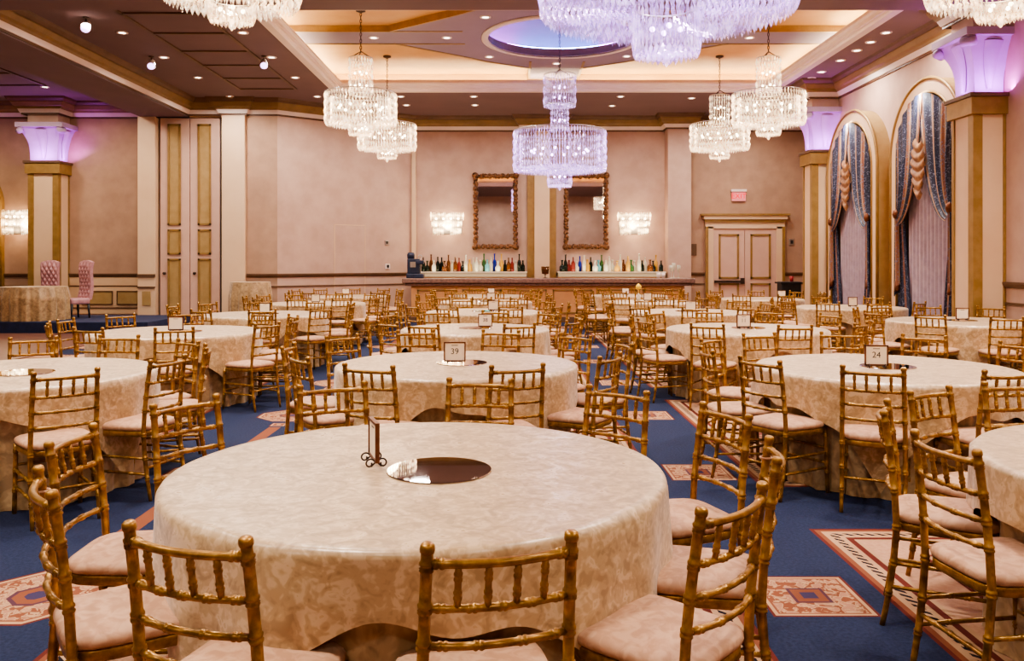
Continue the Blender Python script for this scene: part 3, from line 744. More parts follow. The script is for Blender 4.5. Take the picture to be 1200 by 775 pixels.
def chandelier_meshes(kind):
    out = []
    cr = M['crystal'] if kind == 'small' else M['crystal_violet']
    bl = M['bulb'] if kind == 'small' else M['bulb_violet']
    def tier(name, fn): mb = MB(); fn(mb); out.append((name, mb.mesh(name, cr)))
    fr = MB(); bulbs = []
    if kind == 'small':
        tier('upper_tier', lambda mb: curtain(mb, 0.205, 4.46, 5.10, 24, 5, 0.017))
        def drum(mb):
            curtain(mb, 0.62, 3.96, 4.48, 66, 4, 0.019); curtain(mb, 0.52, 3.95, 4.42, 54, 4, 0.016); underside(mb, 0.23, 0.60, 3.95, 7, 0.018, 0.035, 0.06)
        tier('drum', drum)
        tier('lower_tier', lambda mb: (curtain(mb, 0.205, 3.76, 3.96, 26, 2, 0.017), underside(mb, 0.02, 0.19, 3.76, 5, 0.016, 0.025, 0.04)))
        hoops = ((0.205, 5.10), (0.205, 4.47), (0.62, 4.48), (0.205, 3.96))
        for k in range(10): bulbs.append(((0.38 * cos(2 * pi * k / 10), 0.38 * sin(2 * pi * k / 10), 4.24), 0.026))
        for k in range(4):
            for z in (4.62, 4.84): bulbs.append(((0.1 * cos(pi * k / 2), 0.1 * sin(pi * k / 2), z), 0.020))
            bulbs.append(((0.1 * cos(pi * k / 2 + .4), 0.1 * sin(pi * k / 2 + .4), 3.86), 0.020))
        top, zf, zc = ZG, 3.74, 5.1
    else:
        tier('upper_tier', lambda mb: (curtain(mb, 0.31, 4.58, 5.18, 36, 3, 0.019), underside(mb, 0.18, 0.30, 4.58, 3, 0.018, 0.03, 0.05)))
        tier('neck', lambda mb: curtain(mb, 0.17, 4.06, 4.6, 20, 5, 0.018))
        def drum(mb):
            curtain(mb, 0.9, 3.34, 4.08, 100, 5, 0.020); curtain(mb, 0.78, 3.33, 4.02, 50, 5, 0.015); underside(mb, 0.26, 0.89, 3.33, 15, 0.019, 0.038, 0.06)
        tier('drum', drum)
        tier('lower_tier', lambda mb: (curtain(mb, 0.235, 3.02, 3.36, 40, 2, 0.016), underside(mb, 0.02, 0.22, 3.02, 6, 0.018, 0.03, 0.042)))
        hoops = ((0.31, 5.18), (0.31, 4.59), (0.9, 4.08), (0.235, 3.36))
        for k in range(14): bulbs.append(((0.55 * cos(2 * pi * k / 14), 0.55 * sin(2 * pi * k / 14), 3.7), 0.028))
        for k in range(4):
            for z in (4.3, 4.75, 4.95, 3.2): bulbs.append(((0.1 * cos(pi * k / 2), 0.1 * sin(pi * k / 2), z), 0.020))
        top, zf, zc = ZG + 0.78, 3.0, 5.18
    for r, z in ((0.2, zc),):
        for k in range(3): t = 2 * pi * k / 3; fr.tube([(0, 0, z + 0.12), (r * cos(t), r * sin(t), z)], 0.008, 6)
    for r, z in hoops: hb = MB(); hoop(hb, r, z); out.append(('hoop', hb.mesh('hoop', M['chrome'])))
    out.append(('hanger', fr.mesh('hanger', M['iron']))); bs = {}
    for c_, r_ in bulbs:
        if r_ not in bs: q = MB(); q.sphere((0, 0, 0), r_, 8); bs[r_] = q.mesh('bulb', bl)
        out.append(('bulb', bs[r_], c_))
    cn = MB(); z = zc + 0.1; k = 0
    while z < top - 0.04:   # chain links
        c_ = Vector((0, 0, z + 0.03)); ax = Vector((1, 0, 0)) if k % 2 else Vector((0, 1, 0))
        cn.tube([c_ + ax * 0.016 * cos(2 * pi * i / 8) + Vector((0, 0, 0.036 * sin(2 * pi * i / 8))) for i in range(9)], 0.006, 5, 0, False); z += 0.058; k += 1
    out.append(('chain', cn.mesh('chandelier_chain', M['iron'])))
    cp = MB(); cp.lathe([(0.0, top), (0.085, top), (0.085, top - 0.03), (0.03, top - 0.05), (0.0, top - 0.06)], 20); out.append(('canopy', cp.mesh('chandelier_canopy', M['iron'])))
    fi = MB(); fi.lathe([(0.0, zf - 0.07), (0.03, zf - 0.04), (0.02, zf), (0.0, zf + 0.02)], 8); out.append(('finial', fi.mesh('chandelier_finial', cr)))
    return out
CH = {k: chandelier_meshes(k) for k in ('small', 'large')}
def chandelier(kind, x, y, label):
    t = thing('crystal_chandelier', label, 'chandelier', (x, y, 0), 0, 'warm crystal drum chandeliers' if kind == 'small' else 'violet crystal chandeliers')
    for q in CH[kind]: link(q[0], q[1], t, q[2] if len(q) > 2 else (0, 0, 0))
    if kind == 'small':
        lamp('POINT', (x, y, 4.30), 60, (1.0, 0.74, 0.46), shadow_soft_size=0.25); lamp('POINT', (x, y, 3.6), 22, (1.0, 0.76, 0.5), shadow_soft_size=0.2)
    else:
        lamp('POINT', (x, y, 3.75), 50, (0.72, 0.52, 1.0), shadow_soft_size=0.3); lamp('POINT', (x, y, 2.85), 30, (1.0, 0.84, 0.8), shadow_soft_size=0.25)
chandelier('small', -2.60, 14.7, 'warm tiered crystal chandelier on a chain, nearer one in the left of the coffer')
chandelier('small', -2.62, 18.0, 'warm tiered crystal chandelier on a chain, farther one in the left of the coffer')
chandelier('small', 4.53, 14.7, 'warm tiered crystal chandelier on a chain, nearer one in the right of the coffer')
chandelier('small', 4.50, 18.0, 'warm tiered crystal chandelier on a chain, farther one in the right of the coffer')
chandelier('small', -2.56, 7.75, 'warm crystal chandelier cut off by the top edge at upper left')
chandelier('small', 4.47, 7.65, 'warm crystal chandelier cut off by the top edge at upper right')
chandelier('large', 0.98, 16.4, 'violet crystal chandelier hanging from the round dome before the mirrors')
chandelier('large', 1.12, 6.0, 'huge violet crystal chandelier cut off by the top edge above the tables')

# ------------------------------------------------------------------ wall sconces, mirrors, exit sign, small fittings
def sconce_parts():
    out = []
    def rods(mb, x0, x1, z0, z1, n, y, rows):
        for i in range(n):
            x = x0 + (x1 - x0) * (i + 0.5) / n
            for j in range(rows): bead(mb, x, y, z0 + (z1 - z0) * j / rows, z0 + (z1 - z0) * (j + 0.96) / rows, 0.018, 0)
    mb = MB(); rods(mb, -0.44, 0.44, 0.12, 0.34, 22, -0.16, 1); rods(mb, -0.42, 0.42, -0.10, 0.12, 20, -0.19, 1)
    for s in (-1, 1): rods(mb, s * 0.24 - 0.15, s * 0.24 + 0.15, -0.30, -0.08, 8, -0.15, 1)
    for i in range(4):
        for s in (-1, 1): bead(mb, s * 0.44, -0.04 - 0.035 * i, 0.1, 0.34, 0.018, 0)
    out.append(('crystals', mb.mesh('sconce_crystals', M['crystal_sconce'])))
    mb = MB(); mb.box(-0.40, 0.40, -0.02, 0.0, -0.26, 0.3); out.append(('back_plate', mb.mesh('sconce_plate', M['chrome'])))
    mb = MB()
    for x in (-0.3, -0.1, 0.1, 0.3): mb.sphere((x, -0.10, 0.16), 0.03, 8); mb.sphere((x, -0.10, -0.02), 0.03, 8)
    out.append(('bulbs', mb.mesh('sconce_bulbs', M['bulb'])))
    return out
SP = sconce_parts()
for x, y, z, lb in ((-1.70, 23.0, 2.56, 'glowing crystal wall sconce left of the left mirror above the bar'), (3.40, 23.0, 2.56, 'glowing crystal wall sconce right of the right mirror above the bar'),
                    (-12.15, 20.9, 2.50, 'glowing crystal wall sconce at the left edge beyond the stage table')):
    t = thing('wall_sconce', lb, 'wall lamp', (x, y, z), 0, 'crystal wall sconces')
    for n_, me in SP: link(n_, me, t)
    lamp('POINT', (x, y - 0.28, z), 38, (1.0, 0.74, 0.44), shadow_soft_size=0.12)

def mirror(x, label):
    t = thing('wall_mirror', label, 'mirror', (x, 23.0, 2.92), 0, 'carved wall mirrors'); W, H = 0.60, 1.02
    mb = MB(); mb.box(-W + 0.08, W - 0.08, -0.04, 0, -H + 0.08, H - 0.08); mb.build('glass', M['mirror'], t)
    mb = MB()
    # carved frame: wavy profile swept round, with scroll bumps
    for (ax, az), (bx, bz) in (((-W, -H), (W, -H)), ((W, -H), (W, H)), ((W, H), (-W, H)), ((-W, H), (-W, -H))):
        L = sqrt((bx - ax) ** 2 + (bz - az) ** 2); n = int(L / 0.035); dx, dz = (bx - ax) / L, (bz - az) / L; nx, nz = -dz, dx
        pts, rad = [], []
        for i in range(n + 1):
            q = i / n * L; pts.append((ax + dx * q + nx * (0.06 + 0.012 * sin(q * 26)), -0.06, az + dz * q + nz * (0.06 + 0.012 * sin(q * 26)))); rad.append(0.055 + 0.016 * sin(q * 52))
        mb.tube(pts, rad, 8)
        for i in range(int(L / 0.17)):
            q = (i + 0.5) * 0.17
            mb.sphere((ax + dx * q + nx * 0.03, -0.09, az + dz * q + nz * 0.03), 0.045, 8); mb.sphere((ax + dx * q + nx * 0.10, -0.08, az + dz * q + nz * 0.10), 0.028, 8)
        mb.sphere((ax + 0.04 * (1 if ax < 0 else -1), -0.08, az + 0.04 * (1 if az < 0 else -1)), 0.085, 10)
    mb.build('carved_frame', M['bronze_carved'], t)
mirror(-0.38, 'tall mirror in carved bronze frame, left of the centre pilaster above the bar')
mirror(2.09, 'tall mirror in carved bronze frame, right of the centre pilaster above the bar')

def text(body, size, mat, parent, loc, name='lettering', ext=0.002):
    c = bpy.data.curves.new(name, 'FONT'); c.body = body; c.size = size; c.align_x = 'CENTER'; c.align_y = 'CENTER'; c.extrude = ext; c.materials.append(mat)
    tmp = bpy.data.objects.new('tmp', c); me = bpy.data.meshes.new_from_object(tmp); bpy.data.objects.remove(tmp)
    o = bpy.data.objects.new(name, me); COL.objects.link(o); o.parent = parent; o.location = loc; o.rotation_euler = (pi / 2, 0, 0)
    return o
t = thing('exit_sign', 'small glowing red exit sign on the wall above the double door', 'sign', (6.26, 22.98, 3.36))
mb = MB(); mb.box(-0.21, 0.21, -0.07, 0.01, 0.10, 0.16); mb.build('housing', M['white_mould'], t)
mb = MB(); mb.box(-0.19, 0.19, -0.04, -0.03, -0.16, 0.10); pl = mb.build('panel', M['exit_plate'], t); text('EXIT', 0.20, M['exit_red'], pl, (0, -0.045, -0.03))
def plate(label, x, y, z, rz, w, h, mat):
    t = thing('wall_control', label, 'wall control', (x, y, z), rz)
    mb = MB(); mb.box(-w / 2, w / 2, -0.025, 0.004, -h / 2, h / 2); mb.build('cover', mat, t, bevel=0.006)
    mb = MB(); mb.box(-w * 0.25, w * 0.25, -0.035, -0.024, -h * 0.25, h * 0.3); mb.build('screen', M['dark'], t)
plate('small grey thermostat on the wall right of the double door', 7.72, 23.0, 2.08, 0, 0.14, 0.18, M['chrome'])
q = d0 + dv * on_angle(454); plate('pale switch plate on the angled wall left of the bar', q.x, q.y, 1.42, ra, 0.14, 0.14, M['white_mould'])
q = d0 + dv * on_angle(453); plate('small thermostat high on the angled wall left of the bar', q.x, q.y, 2.05, ra, 0.12, 0.12, M['chrome'])
t = thing('wall_notice', 'small dark framed notice on the wall left of the double door', 'notice', (4.98, 23.0, 1.87))
mb = MB(); mb.box(-0.06, 0.14, -0.02, 0.004, -0.16, 0.16); mb.build('board', M['brown_trim'], t)

# ------------------------------------------------------------------ bar, back bar, bottles
t = thing('bar_counter', 'long panelled wooden bar with thick stone top under the mirrors', 'bar', (1.0, 21.3, 0))
mb = MB(); mb.box(-3.72, 3.70, -0.06, 0.72, 1.0, 1.12); mb.box(-3.66, 3.64, 0.0, 0.66, 0.93, 1.0); mb.build('counter_top', M['stone'], t, bevel=0.02)
mb = MB(); mb.box(-3.5, 3.45, 0.10, 0.60, 0.0, 0.95, 0); mb.box(-3.56, 3.52, 0.05, 0.6, 0, 0.14, 1); mb.build('bar_front', [M['bar_panel'], M['brown_trim']], t)
mb = MB()
for i in range(6):
    a0, a1 = -3.35 + i * 1.15, -3.35 + i * 1.15 + 1.0
    for q in ((a0, a1, 0.22, 0.26), (a0, a1, 0.80, 0.84), (a0, a0 + 0.04, 0.22, 0.84), (a1 - 0.04, a1, 0.22, 0.84)): mb.box(q[0], q[1], 0.075, 0.10, q[2], q[3])
mb.build('panel_moulding', M['gold_trim'], t)
BOT = []
def bottle_mesh(prof): mb = MB(); mb.lathe(prof, 12); return mb.mesh('bottle', M['b_clear'])
BOT.append(bottle_mesh([(0.0, 0.0), (0.038, 0.0), (0.04, 0.02), (0.04, 0.19), (0.032, 0.23), (0.014, 0.27), (0.013, 0.35), (0.016, 0.352), (0.016, 0.37), (0.0, 0.37)]))
BOT.append(bottle_mesh([(0.0, 0.0), (0.045, 0.0), (0.047, 0.02), (0.045, 0.16), (0.02, 0.20), (0.015, 0.27), (0.019, 0.272), (0.019, 0.30), (0.0, 0.30)]))
BOT.append(bottle_mesh([(0.0, 0.0), (0.036, 0.0), (0.037, 0.22), (0.028, 0.26), (0.013, 0.29), (0.013, 0.40), (0.017, 0.402), (0.017, 0.425), (0.0, 0.425)]))
BOT.append(bottle_mesh([(0.0, 0.0), (0.05, 0.0), (0.055, 0.04), (0.055, 0.12), (0.03, 0.16), (0.016, 0.18), (0.016, 0.25), (0.024, 0.255), (0.024, 0.29), (0.0, 0.29)]))
CN = {'b_dark': 'dark green', 'b_amber': 'amber', 'b_clear': 'clear', 'b_blue': 'blue', 'b_green': 'green', 'b_red': 'red', 'b_gold': 'golden', 'b_aqua': 'aqua'}
SEQ = {'left': 'b_dark b_dark b_amber b_clear b_dark b_dark b_amber b_amber b_clear b_amber b_red b_dark b_clear b_gold b_clear b_clear b_clear b_green b_aqua b_clear b_blue b_clear b_gold b_dark b_amber b_red b_clear b_dark b_dark'.split(),
       'right': 'b_dark b_dark b_red b_red b_clear b_blue b_clear b_gold b_dark b_clear b_aqua b_green b_clear b_clear b_clear b_gold b_clear b_amber b_gold b_green b_clear b_clear b_dark b_clear b_amber b_dark b_gold b_dark'.split()}
for side, x0, x1 in (('left', -2.42, 0.46), ('right', 1.32, 4.18)):
    t = thing('back_bar_display', 'lit stepped liquor display under the %s mirror behind the bar' % side, 'shelf', ((x0 + x1) / 2, 22.55, 0), 0, 'lit liquor displays')
    hw = (x1 - x0) / 2
    mb = MB(); mb.box(-hw, hw, 0.0, 0.40, 0, 1.14); mb.build('cabinet', M['bar_panel'], t)
    mb = MB(); mb.box(-hw, hw, -0.02, 0.40, 1.14, 1.25); mb.build('lit_step', M['shelf_glow'], t)
    mb = MB(); mb.box(-hw - 0.02, hw + 0.02, -0.04, 0.40, 1.25, 1.275); mb.build('shelf_top', M['card'], t)
    seq = SEQ[side]
    for i, c in enumerate(seq):
        k = (i * 7 + len(side) * 3 + (i // 5)) % 4
        if c == 'b_blue': k = 2
        o = link('bottle', BOT[k], None, (x0 + 0.10 + (x1 - x0 - 0.2) * i / (len(seq) - 1), 22.62 + 0.11 * (i % 3), 1.275))
        o.material_slots[0].link = 'OBJECT'; o.material_slots[0].material = M[c]
        sc_ = 0.95 + 0.15 * random.random(); o.scale = (sc_ * 1.35, sc_ * 1.35, sc_ * 1.05)
        tag(o, '%s bottle on the lit display under the %s mirror, %s from its left end' % (CN[c], side, ORD[i].replace('nearest', 'first')), 'bottle', 'bottles on the lit displays')
    lamp('AREA', ((x0 + x1) / 2, 22.45, 1.30), 14, (1.0, 0.85, 0.55), shape='RECTANGLE', size=x1 - x0 - 0.2, size_y=0.06).rotation_euler = (R(160), 0, 0)
# coffee machine
t = thing('drinks_machine', 'dark navy drinks machine on the left end of the bar', 'machine', (-2.42, 21.62, 1.12))
mb = MB(); mb.box(-0.22, 0.22, -0.15, 0.2, 0.0, 0.12); mb.box(-0.2, 0.12, -0.1, 0.2, 0.12, 0.5); mb.box(0.02, 0.22, -0.15, 0.1, 0.36, 0.46); mb.build('body', M['navy_enamel'], t, bevel=0.02)
mb = MB(); mb.lathe([(0.0, 0.5), (0.09, 0.5), (0.10, 0.6), (0.08, 0.66), (0, 0.66)], 14, (-0.12, 0.05, 0)); mb.build('hopper', M['navy_enamel'], t)
mb = MB(); mb.tube([(0.12 + 0.05 * cos(a_ * pi / 6), 0.0, 0.54 + 0.06 * sin(a_ * pi / 6)) for a_ in range(13)], 0.012, 6); mb.tube([(0.16, -0.1, 0.3), (0.16, -0.1, 0.4)], 0.02, 8); mb.build('handle', M['chrome'], t)
mb = MB(); mb.box(-0.12, 0.02, -0.112, -0.1, 0.28, 0.42); mb.build('badge', M['chrome'], t)
# glass jar, candle holder, stacks
t = thing('candle_holder', 'small dark candle holder with glass cup standing mid bar', 'candle holder', (0.92, 21.6, 1.12))
mb = MB(); mb.lathe([(0.0, 0.0), (0.06, 0.0), (0.06, 0.01), (0.012, 0.02), (0.012, 0.09), (0.05, 0.1), (0.0, 0.1)], 12); mb.build('stem', M['iron'], t)
mb = MB(); mb.lathe([(0.0, 0.1), (0.085, 0.11), (0.10, 0.2), (0.105, 0.30), (0.098, 0.30), (0.09, 0.2), (0.0, 0.13)], 14); mb.build('cup', M['b_amber'], t)
mb = MB(); mb.lathe([(0.0, 0.0), (0.038, 0.0), (0.036, 0.006), (0.005, 0.012), (0.005, 0.11), (0.03, 0.14), (0.043, 0.19), (0.036, 0.25), (0.034, 0.25), (0.04, 0.19), (0.0, 0.13)], 14); gm = mb.mesh('goblet', M['b_clear'])
for i, (x, y) in enumerate(((4.15, 21.55), (4.35, 21.62), (4.25, 21.75))):
    o = link('wine_glass', gm, None, (x, y, 1.12)); o.scale = (1.3, 1.3, 1.35 + 0.2 * (i == 2)); tag(o, 'stemmed wine glass at the right end of the bar, %s' % ('left of the trio', 'right of the trio', 'rear one of the trio')[i], 'glass', 'glasses on the bar end')
for x, lb in ((3.85, 'left'), (3.97, 'right')):
    mb = MB(); mb.lathe([(0.0, 0.0), (0.045, 0.0), (0.055, 0.14), (0.0, 0.14)], 14); o = mb.build('paper_cup_stack', M['white_mould'], None, (x, 21.7, 1.12)); tag(o, 'small pale cup stack near the right end of the bar, %s one' % lb, 'cups', 'cup stacks')

# ------------------------------------------------------------------ stage, dance floor, stage furniture
mb = MB(); mb.box(-14.9, -7.75, 18.0, 20.4, 0, 0.25); o = mb.build('stage_platform', M['stage_blue'], bevel=0.015); tag(o, 'low stage covered in dark blue carpet before the panelled wall', 'stage')
mb = MB(); mb.box(-14.9, -7.75, 12.9, 17.96, 0.0, 0.015); o = mb.build('dance_floor', M['wood_floor']); tag(o, 'reddish brown wooden dance floor before the blue stage', 'dance floor')

def fold_skirt(mb, r, z0, z1, nf, amp, n=160, rows=10, taper=0.0, seed=0):
    rd = random.Random(seed); ph = [rd.uniform(0, 6.28) for _ in range(4)]
    def fn(a_, b_):
        t = 2 * pi * a_; k = 1 - b_
        w = amp * (0.10 + 0.9 * k) * (sin(nf * t + ph[0] + 0.5 * sin(3 * t + ph[1])) + 0.35 * sin(nf * 2.3 // 1 * t + ph[2]))
        rr = r + w - taper * min(1, k * 3) * (1 - 0.3 * k)
        return (rr * cos(t), rr * sin(t), z0 + (z1 - z0) * b_)
    mb.grid(fn, n, rows, wrap=True)
def top_disc(mb, r, z):
    mb.lathe([(0.0, z + 0.0), (r, z)], 96)

def draped_table(name, label, x, y, z, r, h):
    t = thing(name, label, 'table', (x, y, z))
    mb = MB(); mb.lathe([(0.0, h - 0.03), (r - 0.02, h - 0.03), (r - 0.02, h - 0.008), (0, h - 0.008)], 48); mb.build('tabletop', M['bar_panel'], t)
    mb = MB(); fold_skirt(mb, r, 0.004, h - 0.01, int(18 * r / 0.7), 0.035, 220, 12, -0.05, seed=int(x * 10))
    mb.lathe([(0.0, h), (r - 0.01, h), (r, h - 0.012)], 64); mb.build('floor_length_cloth', M['skirt'], t)
draped_table('stage_table', 'round table in gold floor-length cloth on the blue stage', -10.6, 18.75, 0.25, 0.67, 0.74)
draped_table('cocktail_table', 'tall draped round table against the wall left of the bar', -6.08, 19.75, 0, 0.45, 1.07)

def throne(loc, rz, label):
    t = thing('tufted_chair', label, 'chair', loc, rz, 'tufted pink chairs on the stage')
    def back(a_, b_, s):
        x = (a_ - 0.5) * 0.46 * (1 - 0.06 * sin(pi * b_)); z = 0.42 + 0.86 * b_
        crown_ = 0.05 * cos((a_ - 0.5) * pi) * max(0, (b_ - 0.85) / 0.15)
        tuft = abs(sin((a_ * 4 + b_ * 5) * pi)) * abs(sin((a_ * 4 - b_ * 5) * pi))
        edge = min(1, 6 * min(a_, 1 - a_)) ** 0.5 * min(1, 8 * (1 - b_)) ** 0.5
        y = -0.20 - 0.10 * b_ * b_ - 0.04 * sin(b_ * pi * 1.6) + (0.03 + 0.045 * tuft * edge if s > 0 else -0.04)
        return (x, y, z + crown_)
    mb = MB(); mb.grid(lambda a_, b_: back(a_, b_, 1), 32, 40); mb.grid(lambda a_, b_: back(1 - a_, b_, -1), 16, 20)
    for e in (0, 1): mb.grid(lambda a_, b_: tuple(Vector(back(e, b_, 1)).lerp(Vector(back(e, b_, -1)), a_ if e else 1 - a_)), 2, 20)
    mb.grid(lambda a_, b_: tuple(Vector(back(a_, 1, 1)).lerp(Vector(back(a_, 1, -1)), b_)), 32, 2)
    mb.build('tufted_back', M['pink_satin'], t)
    mb = MB(); mb.box(-0.24, 0.24, -0.2, 0.27, 0.32, 0.46); mb.build('seat', M['pink_satin'], t, bevel=0.04)
    for sx_ in (-1, 1):
        for sy_ in (-1, 1):
            mb = MB(); mb.tube([(sx_ * 0.2, 0.03 + sy_ * 0.2, 0.34), (sx_ * 0.21, 0.03 + sy_ * 0.22, 0.0)], [0.03, 0.018], 8); mb.build('leg', M['dark'], t)
throne((-10.93, 19.72, 0.25), R(175), 'tufted pink high-backed chair behind the stage table')
throne((-9.95, 19.3, 0.25), R(150), 'tufted pink high-backed chair turned sideways, right of the stage table')
# black stand by the far pier
t = thing('service_stand', 'black service stand against the wall left of the far pier', 'stand', (6.95, 20.9, 0))
mb = MB(); mb.box(-0.24, 0.24, -0.2, 0.2, 0.08, 1.05); mb.build('cabinet', M['dark'], t, bevel=0.02)
mb = MB(); mb.box(-0.28, 0.28, -0.24, 0.24, 1.0, 1.04); mb.build('shelf', M['dark'], t)
for x in (-0.2, 0.2):
    for y in (-0.16, 0.16): mb = MB(); mb.lathe([(0, 0), (0.03, 0), (0.03, 0.09), (0, 0.09)], 8, (x, y, 0)); mb.build('foot', M['dark'], t)
mb = MB(); mb.lathe([(0.0, 0.0), (0.04, 0.0), (0.05, 0.13), (0.0, 0.13)], 12); o = mb.build('red_cup', M['red'], None, (7.0, 20.85, 1.05)); tag(o, 'small dark red cup on the black service stand', 'cup')

# ------------------------------------------------------------------ chairs
def bamboo(p0, p1, r, nodes, curve=None, seg=None, n=8):
    """tube p0->p1 with double bamboo rings at the given fractions; curve(t) adds an offset"""
    p0, p1 = Vector(p0), Vector(p1); L = (p1 - p0).length
    ts = {0.0, 1.0}
    for i in range(1, (seg or 6)): ts.add(i / (seg or 6))
    prof = {}
    for c in nodes:
        for d, k in ((-0.013, 1.0), (-0.009, 1.28), (-0.004, 1.28), (0.0, 0.98), (0.004, 1.28), (0.009, 1.28), (0.013, 1.0)):
            t = c + d / L
            if 0 < t < 1: prof[t] = k
    ts = sorted([t for t in ts if all(abs(t - q) > 0.006 / L for q in prof)] + list(prof))
    pts = [p0.lerp(p1, t) + (Vector(curve(t)) if curve else Vector((0, 0, 0))) for t in ts]
    return pts, [r * prof.get(t, 1.0) for t in ts]
def chair_parts():
    W, T = 0.178, 0.170
    g, P = M['chair_gold'], []
    def post_line(z):   # rear post: splays back below the seat, leans back above it
        if z < 0.44: return -0.19 - 0.055 * ((0.44 - z) / 0.44) ** 1.6
        return -0.19 - 0.05 * ((z - 0.44) / 0.47) ** 1.5
    for s in (-1, 1):
        mb = MB(); zs = [0.0, 0.05, 0.1, 0.2, 0.3, 0.44, 0.55, 0.65, 0.75, 0.85, 0.885]
        nodes = [0.14, 0.27, 0.42, 0.575, 0.665, 0.755, 0.855]; q = {}
        for z in zs: q[z] = 1.0
        for c in nodes:
            for d, k in ((-0.014, 1.0), (-0.010, 1.25), (-0.004, 1.25), (0.0, 0.97), (0.004, 1.25), (0.010, 1.25), (0.014, 1.0)): q[c + d] = k
        zz = sorted(q); pts, rad = [], []
        for z in zz:
            x = s * (W - (W - T) * max(0, (z - 0.44) / 0.47)); pts.append((x, post_line(z), z)); rad.append((0.0145 - 0.003 * max(0, (0.3 - z) / 0.3)) * q[z])
        zt = 0.885
        for dz, rr in ((0.002, 0.0145), (0.004, 0.0172), (0.012, 0.0182), (0.020, 0.0168), (0.025, 0.011)):
            pts.append((s * T, post_line(zt) - dz * 0.15, zt + dz)); rad.append(rr)
        mb.tube(pts, rad, 10); P.append(('back_post', mb, g))
    for s in (-1, 1):
        mb = MB(); pts, rad = bamboo((s * 0.185, 0.205, 0.0), (s * 0.18, 0.185, 0.43), 0.0135, [0.33, 0.62, 0.9]); mb.tube(pts, rad, 10); P.append(('front_leg', mb, g))
    def cross(z, sag, r, nodes, nm):
        mb = MB(); y = post_line(z); x = W - (W - T) * max(0, (z - 0.44) / 0.47)
        pts, rad = bamboo((-x, y, z), (x, y, z), r, nodes, lambda t: (0, -sag * 4 * t * (1 - t), 0), 8); mb.tube(pts, rad, 8); P.append((nm, mb, g))
    cross(0.862, 0.035, 0.0115, [0.08, 0.92], 'top_rail')
    for z in (0.755, 0.665, 0.575): cross(z, 0.032, 0.0098, [0.1, 0.3, 0.5, 0.7, 0.9] if z > 0.7 else [0.12, 0.35, 0.65, 0.88], 'back_rail')
    for k in range(4):
        t = (k + 1) / 5; x0 = T * (2 * t - 1); mb = MB(); s0 = 0.035 * 4 * t * (1 - t); s1 = 0.032 * 4 * t * (1 - t)
        pts, rad = bamboo((x0, post_line(0.755) - s1, 0.755), (x0, post_line(0.862) - s0, 0.862), 0.0085, [0.3, 0.72], None, 3); mb.tube(pts, rad, 8); P.append(('spindle', mb, g))
    for s in (-1, 1):
        for z in (0.17, 0.27):
            mb = MB(); pts, rad = bamboo((s * 0.18, post_line(z), z), (s * 0.183, 0.197, z), 0.009, [0.3, 0.7]); mb.tube(pts, rad, 8); P.append(('stretcher', mb, g))
    for y, z in ((0.195, 0.20), (0.192, 0.30), (post_line(0.2), 0.21)):
        mb = MB(); pts, rad = bamboo((-0.18, y, z), (0.18, y, z), 0.009, [0.25, 0.5, 0.75]); mb.tube(pts, rad, 8); P.append(('stretcher', mb, g))
    # seat frame and cushion: rounded trapezoid
    def outline(e, n=40):
        out = []
        for i in range(n):
            t = 2 * pi * i / n; c_, s_ = cos(t), sin(t); k = (abs(c_) ** 5 + abs(s_) ** 5) ** (-1 / 5)
            x, y = c_ * k, s_ * k; out.append((x * (0.192 + 0.012 * y + e), y * (0.20 + e)))
        return out
    def layers(ls, mb):
        vs = [(x, y, z) for e, z in ls for x, y in outline(e)]; n = 40; m_ = len(ls)
        mb.add(vs, [(i * n + j, i * n + (j + 1) % n, (i + 1) * n + (j + 1) % n, (i + 1) * n + j) for i in range(m_ - 1) for j in range(n)] + [tuple(reversed(range(n))), tuple((m_ - 1) * n + j for j in range(n))], 0, True)
    mb = MB(); layers([(-0.004, 0.405), (0.0, 0.408), (0.0, 0.437), (-0.003, 0.44)], mb); P.append(('seat_frame', mb, g))
    mb = MB(); layers([(-0.008, 0.44), (0.004, 0.448), (0.008, 0.462), (0.002, 0.476), (-0.02, 0.486), (-0.07, 0.493), (-0.13, 0.496)], mb); P.append(('seat_cushion', mb, M['seat']))
    return P
PARTS = chair_parts()
NEAR = [(n_, mb.mesh(n_, mt)) for n_, mb, mt in PARTS]
def joined(names):
    j = MB()
    for n_, mb, mt in PARTS:
        if n_ in names:
            o_ = len(j.v); j.v += mb.v; j.at += mb.at; j.f += [tuple(i + o_ for i in f) for f in mb.f]; j.mi += mb.mi; j.sm += mb.sm
    return j
FAR = [('backrest', joined(('back_post', 'top_rail', 'back_rail', 'spindle')).mesh('backrest', M['chair_gold'])), ('seat_frame', joined(('seat_frame', 'stretcher')).mesh('seat_frame', M['chair_gold'])),
       ('seat_cushion', [me for n_, me in NEAR if n_ == 'seat_cushion'][0])] + [(n_, me) for n_, me in NEAR if n_ == 'front_leg']
def proto(parts):
    t = link('chiavari_chair', None)
    for n_, me in parts: link(n_, me, t)
    return t
PROTO = {}
CLOCK = {6: 'at the near edge', 5: 'at the near edge, right of centre', 4: 'at the near right', 3: 'at the right side', 2: 'at the far right', 1: 'at the far edge, right of centre',
         0: 'at the far edge', 11: 'at the far edge, left of centre', 10: 'at the far left', 9: 'at the left side', 8: 'at the near left', 7: 'at the near edge, left of centre'}
